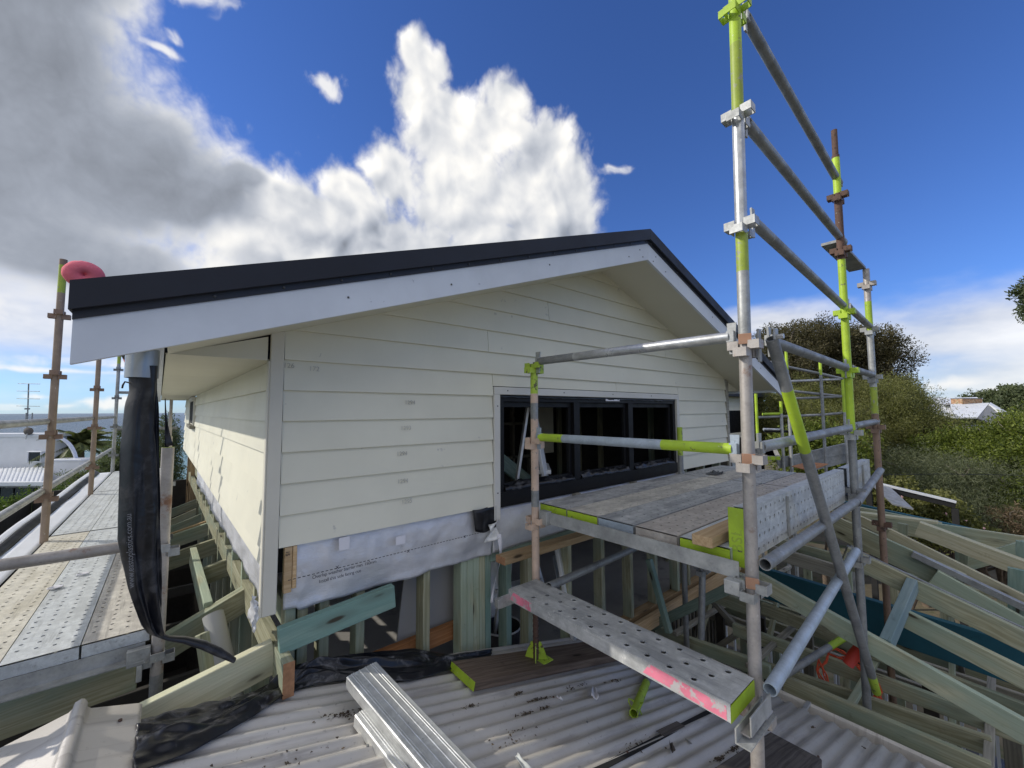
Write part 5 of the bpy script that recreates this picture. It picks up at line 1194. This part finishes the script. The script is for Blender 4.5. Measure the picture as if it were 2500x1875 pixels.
# rear wing of the new house
wing = thing('house_wing', 'rear cream weatherboard wing seen past the right corner of the gable', 'house', (6.4, 6.0, GZ))
wa = U(1776, 960, 'y', 5.6); wb = U(1861, 960, 'y', 5.6)
for k in range(9):
    z0 = -.92+k*.15
    for x0, x1 in ((wa.x-1.2, U(1778, 1000, 'y', 5.6).x), (U(1812, 1000, 'y', 5.6).x, wb.x)) if -.85 < z0 < -.05 else ((wa.x-1.2, wb.x),):
        V = [(x, 5.6-lap(z, z0)*1.3+o, z) for x in (x0, x1) for z, o in ((z0, 0), (z0+.165, 0), (z0+.165, .02), (z0, .02))]
        pyobj('weatherboard', V, [(0, 4, 5, 1), (1, 5, 6, 2), (2, 6, 7, 3), (3, 7, 4, 0), (0, 1, 2, 3), (7, 6, 5, 4)], 'weatherboard', wing)
box('window_frame', (U(1778, 1000, 'y', 5.6).x, 5.6, -.78), (U(1812, 1000, 'y', 5.6).x, 5.66, .02), 'black_frame', wing)
box('side_wall', (wb.x-.02, 5.63, -3), (wb.x, 9, .42), 'weatherboard', wing); box('lower_wall', (wa.x-1, 5.64, -4.9), (wb.x-.03, 5.7, -.93), 'lining_dark', wing)
prism('roof', [(wa.x-1.5, .43), (wb.x+.5, .43), (wb.x+.5, .50), (wa.x-1.2, 1.0)], 'y', 5.2, 9.4, 'roof_dark', wing)
#@@PART5
# ---------------------------------------------------------------- planting
def leaf_mesh(name, centers, spread, n_per, size, aspect, parent, mat, up_bias=.3, droop=0, seed=0, shade_c=None, flat=1.0):
    """leaf blades in clumps: each blade is its own bent quad; 'tone' varies per clump and per blade"""
    rng = np.random.default_rng(seed); C = np.array([tuple(c) for c in centers], dtype=float); N = len(C)*n_per
    base = np.repeat(C, n_per, 0); rad = np.repeat(np.asarray(spread, float).reshape(-1) if np.ndim(spread) else np.full(len(C), spread), n_per)
    dirs = rng.normal(size=(N, 3)); dirs /= np.linalg.norm(dirs, axis=1)[:, None]
    pos = base+dirs*(rad*rng.random(N)**.45)[:, None]*np.array([1, 1, flat])
    ax = dirs*.6+rng.normal(size=(N, 3))*.8; ax[:, 2] += up_bias; ax /= np.linalg.norm(ax, axis=1)[:, None]
    t = rng.normal(size=(N, 3)); sd = np.cross(ax, t); sd /= np.linalg.norm(sd, axis=1)[:, None]
    s = size*rng.uniform(.6, 1.35, N); l = ax*s[:, None]; w = sd*(s*aspect)[:, None]; bend = np.zeros((N, 3)); bend[:, 2] = -s*droop
    V = np.empty((N, 4, 3)); V[:, 0] = pos-l*.5; V[:, 1] = pos+w*.5; V[:, 2] = pos+l*.5+bend; V[:, 3] = pos-w*.5
    me = bpy.data.meshes.new(name); me.vertices.add(N*4); me.vertices.foreach_set('co', V.ravel()); me.loops.add(N*4); me.loops.foreach_set('vertex_index', np.arange(N*4, dtype=np.int32))
    me.polygons.add(N); me.polygons.foreach_set('loop_start', np.arange(0, N*4, 4, dtype=np.int32)); me.update(calc_edges=True)
    tone = np.clip(np.repeat(rng.random(len(C)), n_per)*.55+rng.random(N)*.45, 0, 1); at = me.attributes.new('tone', 'FLOAT', 'FACE'); at.data.foreach_set('value', tone.astype(np.float32))
    return mesh_obj(name, me, mat, parent)
def crown_points(blobs, density, seed, shell=.55):
    rng = np.random.default_rng(seed); P = []
    for (c, rx, ry, rz) in blobs:
        n = max(6, int(density*rx*ry*rz**.5*4)); d = rng.normal(size=(n, 3)); d /= np.linalg.norm(d, axis=1)[:, None]; r = shell+(1-shell)*rng.random(n)**.6
        k = 1+.5*np.array([noise.noise(Vector(v*2.3+seed)) for v in d]); q = d*(r*k)[:, None]*np.array([rx, ry, rz])+np.array(tuple(c)); P += [tuple(v) for v in q]
    return P
def tree(name, label, cat, base, blobs, mat, n_clump, n_per, spread, size, aspect=.35, seed=1, trunk_r=.2, bark='bark', limbs=True, group=None, up=.3, shell=.5, flat=1.0):
    t = thing(name, label, cat, base, group); base = Vector(base); rr = random.Random(seed)
    P = crown_points(blobs, n_clump, seed, shell); leaf_mesh('crown', P, spread, n_per, size, aspect, t, mat, up, seed=seed, flat=flat)
    cen = sum((Vector(b[0]) for b in blobs), Vector())/len(blobs)
    if limbs:
        fork = base.lerp(Vector((cen.x, cen.y, cen.z)), .45)+Vector((rr.uniform(-.3, .3), rr.uniform(-.3, .3), 0))
        pathtube('trunk', [base, base.lerp(fork, .5)+Vector((rr.uniform(-.2, .2), rr.uniform(-.2, .2), 0)), fork], trunk_r, bark, t, 10, radii=[trunk_r*1.2, trunk_r, trunk_r*.8])
        for c, rx, ry, rz in blobs:
            e = Vector(c)+Vector((rr.uniform(-.4, .4)*rx, rr.uniform(-.4, .4)*ry, rr.uniform(0, .5)*rz)); m = fork.lerp(e, .5)+Vector((0, 0, -.12*(e-fork).length))
            pathtube('limb', [fork, fork.lerp(m, .6), m, m.lerp(e, .6)+Vector((rr.uniform(-.2, .2), rr.uniform(-.2, .2), .1)), e], .1, bark, t, 7, radii=[trunk_r*.6, trunk_r*.5, trunk_r*.4, trunk_r*.25, trunk_r*.1])
        for c, rx, ry, rz in blobs[:14]:                             # bare twigs breaking the outline
            for _ in range(2):
                dd = Vector((rr.uniform(-1, 1), rr.uniform(-1, 1), rr.uniform(.1, 1))).normalized(); q = Vector(c)+Vector((dd.x*rx*1.12, dd.y*ry*1.12, dd.z*rz*1.12)); q0 = Vector(c)-Vector((0, 0, rz*.4))
                pathtube('branch', [q0, q0.lerp(q, .5)+Vector((rr.uniform(-.1, .1), rr.uniform(-.1, .1), .05)), q], .03, 'bark_pale', t, 5, radii=[trunk_r*.16, trunk_r*.10, .006])
    return t
def BL(x, y, dep, rx, ry=None, rz=None):
    """crown lobe seen at a point of the view and standing at that depth; radii in metres"""
    p = UD(x, y, dep); return (p, rx, ry or rx, rz or rx)
def gz(x, y): return Vector((x, y, GZ-.1))
def base_under(x, y, dep):
    p = UD(x, y, dep); return (p.x, p.y, GZ-.1)
# big dark coastal tree behind the far scaffold
tree('coast_tree', 'large dark brown green coastal tree towering behind the far scaffold', 'tree', base_under(1985, 1050, 22),
     [BL(1925, 850, 22, 1.7, 1.7, 1.2), BL(1985, 835, 22.5, 1.8, 1.8, 1.1), BL(2060, 850, 22, 1.8, 1.7, 1.2), BL(2120, 850, 22, 1.5, 1.5, 1.1), BL(2160, 875, 21.5, 1.3, 1.3, 1.1), BL(1900, 905, 22, 1.5, 1.5, 1.0), BL(1960, 925, 21.5, 1.6, 1.5, 1.1), BL(2110, 930, 22, 1.8, 1.6, 1.1), BL(2150, 960, 21, 1.5, 1.5, 1.0), BL(2030, 945, 21, 1.5, 1.5, 1.0), BL(1885, 830, 23, .9, .9, .7)],
     'leaf_banksia', 17, 66, .42, .13, .34, 4, .38, shell=.35)
tree('coast_tree', 'olive bush tree right of the big dark tree', 'tree', base_under(2200, 1050, 17),
     [BL(2175, 965, 17, .95), BL(2210, 985, 17.5, .8), BL(2160, 1000, 16.5, 1.1), BL(2235, 1010, 17, .5)], 'leaf_olive', 34, 56, .32, .10, .3, 5, .15)
# mass of garden shrubs on the right, each its own
bushes = [
 ('leaf_olive', [BL(2130, 1010, 15, 1.5, 1.5, 1.1), BL(2200, 1005, 15, 1.3, 1.3, 1.0), BL(2230, 1062, 15, 1.0, 1.0, .75), BL(2120, 1080, 14.5, 1.5), BL(2190, 1090, 14, 1.4)], 'rounded olive green shrub with fine leaves behind the brown post', .085, .2),
 ('leaf_olive', [BL(2280, 1105, 14, .8, .8, .65), BL(2330, 1100, 14.5, .8, .8, .6), BL(2350, 1130, 14, 1.1, 1.1, .8), BL(2280, 1150, 13.5, 1.0)], 'yellowish olive shrub below the white roofed house', .08, .28),
 ('leaf_green', [BL(2385, 1092, 12.5, .8, .8, .6), BL(2425, 1100, 12.5, .8, .8, .6), BL(2350, 1120, 12, 1.0, 1.0, .7), BL(2420, 1130, 12, 1.0, 1.0, .8)], 'bright green dense shrub in front of the white roofed house', .075, .5),
 ('leaf_green', [BL(2510, 1040, 12, .6, .6, .55), BL(2500, 1100, 11.5, .9), BL(2480, 1160, 11, 1.0), BL(2520, 1220, 10.5, 1.1), BL(2440, 1190, 11, .9)], 'tall deep green shrub at the right edge', .075, .5),
 ('leaf_grey', [BL(2240, 1150, 11, 1.0, 1.0, .55), BL(2330, 1165, 11, 1.1, 1.1, .6), BL(2410, 1180, 10.5, 1.0, 1.0, .6), BL(2200, 1200, 10.5, .9, .9, .55), BL(2290, 1215, 10, 1.0, 1.0, .55), BL(2370, 1235, 10, .9, .9, .5)], 'spreading grey green feathery shrub in the middle of the garden', .085, .13),
 ('leaf_grey', [BL(2330, 1270, 9.6, .8, .8, .4), BL(2420, 1285, 9.4, .8, .8, .4), BL(2470, 1240, 9.8, .7, .7, .5)], 'low grey green shrub in shade under the feathery one', .075, .14),
 ('leaf_olive', [BL(2180, 1235, 9.4, .7, .7, .45), BL(2240, 1250, 9.2, .7, .7, .4), BL(2160, 1215, 9.6, .6, .6, .4), BL(2290, 1285, 9.0, .6, .6, .35), BL(2340, 1300, 8.8, .5, .5, .3)], 'rose bush with small pink flowers behind the roof frame', .075, .5),
 ('leaf_dry', [BL(2450, 1290, 9.2, .6, .6, .3), BL(2495, 1290, 9.0, .6, .6, .35), BL(2420, 1310, 9.2, .5, .5, .25)], 'dry brown bush above the right end of the roof frame', .08, .2),
 ('leaf_green', [BL(2480, 1245, 9.6, .5, .5, .4), BL(2500, 1210, 9.8, .6, .6, .4)], 'yellow green bush at the right edge above the dry bush', .08, .4),
 ('leaf_olive', [BL(1990, 1060, 13, 1.1), BL(1930, 1050, 14, 1.2), BL(1880, 1030, 15, 1.3), BL(2060, 1090, 12.5, .9), BL(1960, 1000, 16, 1.2)], 'pale olive scrub seen through the far scaffold', .085, .24),
 ('leaf_green', [BL(2000, 1110, 11, .7), BL(2050, 1125, 10.5, .6), BL(1950, 1110, 11, .6)], 'yellow green shrub at the foot of the far scaffold', .09, .4)]
for i, (m, bl_, lab, sz, asp) in enumerate(bushes):
    p = bl_[0][0]; dep = p.dot(FW); rj = random.Random(i); bl_ = list(bl_)
    for c, rx, ry, rz in list(bl_):                                # ragged outgrowths
        for _ in range(3): bl_.append((c+Vector((rj.uniform(-1, 1)*rx, rj.uniform(-1, 1)*ry, rj.uniform(-.2, .85)*rz)), rx*.38, ry*.38, rz*.42))
    t = tree('garden_shrub', lab, 'shrub', (p.x, p.y, GZ-.1), bl_, m, 62 if dep > 10 else 120, 54, .30 if dep > 10 else .19, sz, asp, 20+i, .06, limbs=True, up=.25, shell=.45)
    if 'rose' in lab:
        for k in range(22):
            c = Vector(bl_[k % 5][0])+Vector((random.uniform(-.5, .5), random.uniform(-.6, .1), random.uniform(.05, .45)))*.8; s = random.uniform(.03, .05)
            V = [c+Vector((s*math.cos(a*1.256), s*.5*math.sin(a), s*math.sin(a*1.256))) for a in range(5)]+[c+Vector((0, -.03, 0))]
            pyobj('flower', V, [(a, (a+1) % 5, 5) for a in range(5)], 'flower', t)
# a shady wall of trees closes the gaps behind
for i, (x, y, dep, r, m, lab) in enumerate(((2440, 1000, 60, 3.6, 'leaf_coast', 'dark round tree behind the brick chimney'), (2490, 985, 58, 3.0, 'leaf_coast', 'dark tree at the right edge beyond the white roof'), (2400, 1015, 70, 3.0, 'leaf_coast', 'far dark tree left behind the chimney'))):
    p = UD(x, y, dep); tree('far_tree', lab, 'tree', (p.x, p.y, GZ-1), [(p, r, r, r*.75), (p+Vector((r*.8, -r*.5, -r*.3)), r*.8, r*.8, r*.6), (p+Vector((-r*.6, r*.4, -r*.4)), r*.8, r*.8, r*.6)], m, 7, 40, .8, .42, .4, 60+i, .3)
rr = random.Random(3); V = []
pts = []
for k in range(900):
    x = rr.uniform(1880, 2560); dep = rr.uniform(18, 55); p = UD(x, 1000, dep); pts.append((p.x, p.y, GZ+rr.uniform(.4, 1.2+dep*.055)))
o = leaf_mesh('background_scrub', pts, .9, 34, .26, .3, None, 'leaf_olive', seed=77); o['kind'] = 'stuff'; o['label'] = 'dense olive coastal scrub filling the gardens inland'; o['category'] = 'scrub'
# branch reaching in at the right edge
tree('overhanging_tree', 'dark leafy tree reaching in at the upper right edge', 'tree', base_under(2620, 1050, 9), [BL(2560, 715, 9, .45, .45, .35), BL(2535, 755, 9, .3, .3, .28), BL(2530, 710, 9.1, .25, .25, .2), BL(2610, 780, 9, .5), BL(2640, 690, 9, .6)], 'leaf_coast', 260, 40, .14, .085, .35, 90, .16)
# overhead wire and a low outbuilding roof
o = pathtube('overhead_wire', [UD(2130, 1160, 9.0)-Vector((3, 0, .05)), UD(2130, 1160, 9.0), UD(2300, 1157, 9.0), UD(2480, 1160, 9.0), UD(2560, 1163, 9.0)], .006, 'black_rubber', None, 5); tag(o, 'thin overhead wire crossing in front of the garden shrubs', 'wire')
sh = thing('outbuilding', 'low flat outbuilding roof edge with pale capping among the shrubs', 'outbuilding', (UD(2200, 1190, 8.6).x, UD(2200, 1190, 8.6).y, GZ))
a, b = UD(2120, 1172, 8.8), UD(2332, 1222, 8.2); beam('capping', a, b, .12, .05, 'white_metal', sh); beam('fascia', a-Vector((0, 0, .055)), b-Vector((0, 0, .055)), .06, .10, 'gap_dark', sh)
e = (b-a).cross(Vector((0, 0, 1))).normalized(); e = e if e.dot(FW) < 0 else -e
V = [a-Vector((0, 0, .03)), b-Vector((0, 0, .03)), b-e*-2.2-Vector((0, 0, .12)), a-e*-2.2-Vector((0, 0, .12))]
V = [a+Vector((0, 0, -.02)), a.lerp(b, .25)+Vector((0, 0, -.02)), a.lerp(b, .22)+e*1.2-Vector((0, 0, .25)), a+e*1.2-Vector((0, 0, .25))]
pyobj('roof_sheet', V+[v-Vector((0, 0, .03)) for v in V], [(0, 1, 2, 3), (7, 6, 5, 4), (0, 4, 5, 1), (1, 5, 6, 2), (2, 6, 7, 3), (3, 7, 4, 0)], 'galv_dull', sh)
for q in (0, .99): beam('wall', Vector((*a.lerp(b, q).xy, GZ)), a.lerp(b, q)-Vector((0, 0, .17)), .1, .1, 'gap_dark', sh, 'mid')

# ---------------------------------------------------------------- neighbour with white roof, right
nh = thing('neighbour_house', 'white metal roofed house with brick chimney beyond the garden shrubs', 'house', (UD(2370, 1050, 40).x, UD(2370, 1050, 40).y, GZ))
ND = 40
def npnt(x, y, d=ND): return UD(x, y, d)
def slab(name, P, mat, par, th=.12):
    P = [Vector(p) for p in P]; nn = (P[1]-P[0]).cross(P[2]-P[0]).normalized()*th; n = len(P)
    return pyobj(name, P+[p-nn for p in P], [tuple(range(n)), tuple(reversed(range(n, 2*n)))]+[(i, i+n, (i+1) % n+n, (i+1) % n) for i in range(n)], mat, par)
slab('roof', [npnt(2262, 1000, 43), npnt(2335, 1020, 40), npnt(2400, 972, 45), npnt(2280, 971, 46)], 'roof_white', nh)
slab('roof', [npnt(2320, 989, 42), npnt(2415, 986, 42), npnt(2385, 1022, 38.5), npnt(2328, 1022, 39)], 'roof_white', nh)
slab('roof', [npnt(2415, 986, 42), npnt(2470, 1018, 40), npnt(2464, 1026, 39.5), npnt(2412, 991, 41.4)], 'roof_white', nh, .2)
slab('roof', [npnt(2385, 972, 46), npnt(2400, 985, 43), npnt(2300, 989, 43), npnt(2285, 975, 46)], 'roof_white', nh)
slab('roof', [npnt(2470, 1018, 39.4), npnt(2418, 1032, 38), npnt(2440, 1042, 37), npnt(2475, 1030, 38.5)], 'roof_white', nh)
V = [npnt(2412, 991, 41.3), npnt(2462, 1024, 40.2), npnt(2415, 1034, 38.8), npnt(2383, 1022, 38.7)]
slab('gable_wall', V, 'grey_clad', nh, .1)
for k in range(5):
    q = (k+1)/6; beam('gable_board', V[3].lerp(V[0], q)-FW*.05, V[2].lerp(V[1], q)-FW*.05, .03, .06, 'grey_clad', nh)
a, b = npnt(2336, 986, 42.3), npnt(2384, 986, 42.6); beam('chimney', a-Vector((0, 0, .3)), b-Vector((0, 0, .3)), 1.0, .8, 'brick_chimney', nh, 'bot'); beam('chimney_cap', a+Vector((0, 0, .501)), b+Vector((0, 0, .501)), 1.05, .08, 'grey_plank', nh, 'bot')
p = npnt(2362, 1040, 42); box('wall', (p.x-4, p.y-3, GZ), (p.x+4, p.y+3, p.z), 'grey_clad', nh)

# ---------------------------------------------------------------- neighbour by the sea, left
wh = thing('seaside_house', 'white rendered flat roofed house by the sea behind the left scaffold', 'house', (UD(80, 1200, 26).x, UD(80, 1200, 26).y, -9))
LD = 26
e1 = Vector((RT.x, RT.y, 0)).normalized(); e2 = Vector((FW.x, FW.y, 0)).normalized()
def face_box(name, x0, y0, x1, y1, dep, thick, mat, par):
    a = UD(x0, y0, dep); c = UD(x1, y1, dep); w = (c-a).dot(e1); h = a.z-c.z
    return mesh_obj(name, boxmesh(w, thick, h, -h, .01), mat, par, basis(a+e2*(thick/2), tuple(e1), tuple(e2), (0, 0, 1)))
face_box('wall', -260, 1065, 132, 1195, LD, .8, 'render_white', wh); face_box('parapet', -265, 1060, 135, 1066, LD-.1, 1.0, 'white_metal', wh)
w = face_box('window', 69, 1104, 98, 1126, LD-.42, .4, 'far_glass', wh)
for x0, y0, x1, y1 in ((67, 1102, 100, 1104), (67, 1126, 100, 1129), (66.5, 1102, 69, 1129), (98, 1102, 100.5, 1129)): face_box('window_frame', x0, y0, x1, y1, LD-.47, .45, 'white_metal', wh)
face_box('wall', 118, 1124, 196, 1260, LD-1.2, 1, 'render_white', wh); face_box('parapet', 116, 1122, 197, 1126, LD-1.25, 1.1, 'white_metal', wh)
a, b, c, d = UD(-200, 1150, 25.5), UD(118, 1140, 25.5), UD(104, 1178, 22.5), UD(-220, 1190, 22.5)
slab('roof_sheet', [d, c, b, a], 'roof_white', wh, .1)
for k in range(30):
    q = (k+.5)/30; beam('roof_rib', d.lerp(c, q)+Vector((0, 0, .03)), a.lerp(b, q)+Vector((0, 0, .03)), .03, .03, 'roof_white', wh, 'bot')
face_box('fascia', -220, 1178, 106, 1186, 22.4, .2, 'white_metal', wh); face_box('wall', -220, 1187, 100, 1300, 23.2, 2, 'render_white', wh)
for x0, x1 in ((-60, -2), (2, 33), (37, 82)): face_box('window', x0, 1192, x1, 1240, 22.9, .3, 'far_glass', wh)
face_box('window', 142, 1168, 155, 1200, LD-1.6, .4, 'far_glass', wh)
arc = [UD(136+52*math.sin(R(q)), 1140-72*math.cos(R(q)), LD-.5) for q in range(0, 91, 9)]
for p, q in zip(arc, arc[1:]): beam('arch', p, q, .25, .07, 'white_metal', wh, 'mid')
face_box('arch_leg', 187, 1136, 190, 1130+20, LD-.5, .3, 'white_metal', wh)
# satellite dish and TV antenna on its roof
sd = thing('satellite_dish', 'dark round satellite dish on the white flat roof', 'dish', UD(64, 1060, LD-.3)); c = UD(64, 1053, LD-.3); V = []
for r in range(5):
    for k in range(20): q = .33*r/4; V.append(c+e1*(q*math.cos(k*R(18)))+Vector((0, 0, q*.75*math.sin(k*R(18))))+e2*(.12*(r/4)**2))
pyobj('dish', V, [(r*20+k, r*20+(k+1) % 20, (r+1)*20+(k+1) % 20, (r+1)*20+k) for r in range(4) for k in range(20)], 'grey_plank', sd, smooth=True); tube('arm', c-Vector((0, 0, .5)), c+e2*.1, .03, 'galv', sd, 8, hollow=False)
an = thing('television_antenna', 'tall television antenna with four cross bars above the white house', 'antenna', UD(67, 1062, LD)); mtop = UD(70, 936, LD); mb = UD(66, 1060, LD)
tube('mast', mb, mtop, .035, 'galv_dull', an, 8, hollow=False)
for yy, w, dx in ((937, 27, 1), (955, 28, -1), (973.5, 28, -1), (991.5, 28, -1)):
    tube('cross_bar', UD(70-w+dx, yy-.5, LD-.1), UD(70+w+dx, yy+.5, LD-.1), .018, 'galv_dull', an, 6, hollow=False)
for x in (64, 79): tube('dipole', UD(x, 1008, LD-.1), UD(x-1, 1027, LD-.1), .03, 'galv_dull', an, 6, hollow=False)
box('amplifier', UD(66, 998, LD-.1)-Vector((.1, .05, .05)), UD(66, 998, LD-.1)+Vector((.12, .05, .05)), 'galv_dull', an)
# palm
pt = thing('palm_tree', 'feathery green palm tree beside the arch of the white house', 'palm', base_under(180, 1140, 28)); top = UD(196, 1088, 27.5)
pathtube('trunk', [(top.x, top.y, -11), top-Vector((0, 0, 1)), top], .22, 'bark', pt, 10, radii=[.3, .25, .2])
V = []; F = []; tn = []
for k in range(70):
    a = k*2.4; el = random.uniform(-.35, 1.25); L = random.uniform(2.0, 2.9); d = Vector((math.cos(a)*math.cos(el), math.sin(a)*math.cos(el), math.sin(el))); prev = top.copy(); tone = random.random()
    for s in range(16):
        t = (s+1)/16; p = top+d*(L*t)+Vector((0, 0, -.95*t*t*L*.5)); ax = (p-prev).normalized(); sdv = ax.cross(Vector((0, 0, 1))).normalized()
        for sg in (-1, 1):
            for r2 in (.25, .75):
                q = prev.lerp(p, r2); ll = .7*(1-t*.55)*(.4+.6*min(1, t*4)); tip = q+sdv*sg*ll*.75+ax*ll*.5-Vector((0, 0, ll*.45)); b = len(V)
                V += [q-ax*.05, q+ax*.05, tip]; F.append((b, b+1, b+2)); tn.append(min(1, tone*.6+random.random()*.4))
        prev = p
o = pyobj('crown', V, F, 'leaf_palm', pt); at = o.data.attributes.new('tone', 'FLOAT', 'FACE'); at.data.foreach_set('value', np.array(tn, np.float32))
# shrubs and hedge on the left
for i, (m, bl_, lab, sz, asp, dens) in enumerate((
    ('leaf_coast', [BL(262, 1170, 14, .5, .5, .5), BL(285, 1125, 14.5, .42, .42, .5), BL(300, 1085, 15, .38, .38, .5), BL(240, 1190, 13.5, .5), BL(275, 1160, 14, .5)], 'grey green coastal shrub between the second and third left posts', .11, .25, 130),
    ('leaf_coast', [BL(195, 1190, 14, .55), BL(215, 1215, 13, .6), BL(180, 1215, 14, .5)], 'grey green low shrub left of the second post', .10, .22, 150),
    ('leaf_hedge', [BL(20, 1290, 11, .9, .9, .6), BL(80, 1265, 11.5, .9, .9, .6), BL(140, 1240, 12, .8, .8, .6), BL(-50, 1320, 10.5, 1.0, 1.0, .7), BL(40, 1330, 10, .8, .8, .6), BL(110, 1290, 10.6, .8, .8, .6)], 'dense green hedge below the white seaside house', .075, .5, 130),
    ('leaf_hedge', [BL(185, 1225, 12, .6, .6, .4), BL(160, 1250, 11, .6, .6, .4)], 'yellow green hedge end by the second left post', .075, .5, 210),
    ('leaf_coast', [BL(408, 1075, 13.5, .35, .35, .9), BL(412, 1130, 13.5, .4, .4, .9), BL(400, 1180, 13.5, .5)], 'narrow shrub seen past the far end of the left wall', .09, .25, 200))):
    p = bl_[0][0]; tree('coastal_shrub', lab, 'shrub', (p.x, p.y, GZ-2), bl_, m, dens, 40, .2, sz, asp, 120+i, .05, up=.4)
# parked four wheel drive
cr_ = thing('parked_car', 'white four wheel drive parked beyond the shrub on the left', 'car', UD(208, 1172, 24)); c0 = UD(192, 1172, 24)
def carp(u, w, z): return c0+e1*u+e2*w+Vector((0, 0, z))
prof = [(0, .35), (.1, .9), (.9, 1.0), (1.2, 1.62), (3.3, 1.66), (3.6, 1.0), (3.7, .4)]; n = len(prof)
V = [carp(u, w, z) for w in (0, 1.7) for u, z in prof]; pyobj('body', V, [tuple(range(n)), tuple(reversed(range(n, 2*n)))]+[(i, i+n, (i+1) % n+n, (i+1) % n) for i in range(n)], 'car_paint', cr_)
for u0, u1 in ((1.3, 2.1), (2.2, 3.2)): beam('window', carp(u0, -.02, 1.52), carp(u1, -.02, 1.52), .03, .42, 'far_glass', cr_)
for u in (.75, 2.9): tube('wheel', carp(u, -.05, .36), carp(u, .2, .36), .36, 'tyre', cr_, 16, hollow=False)
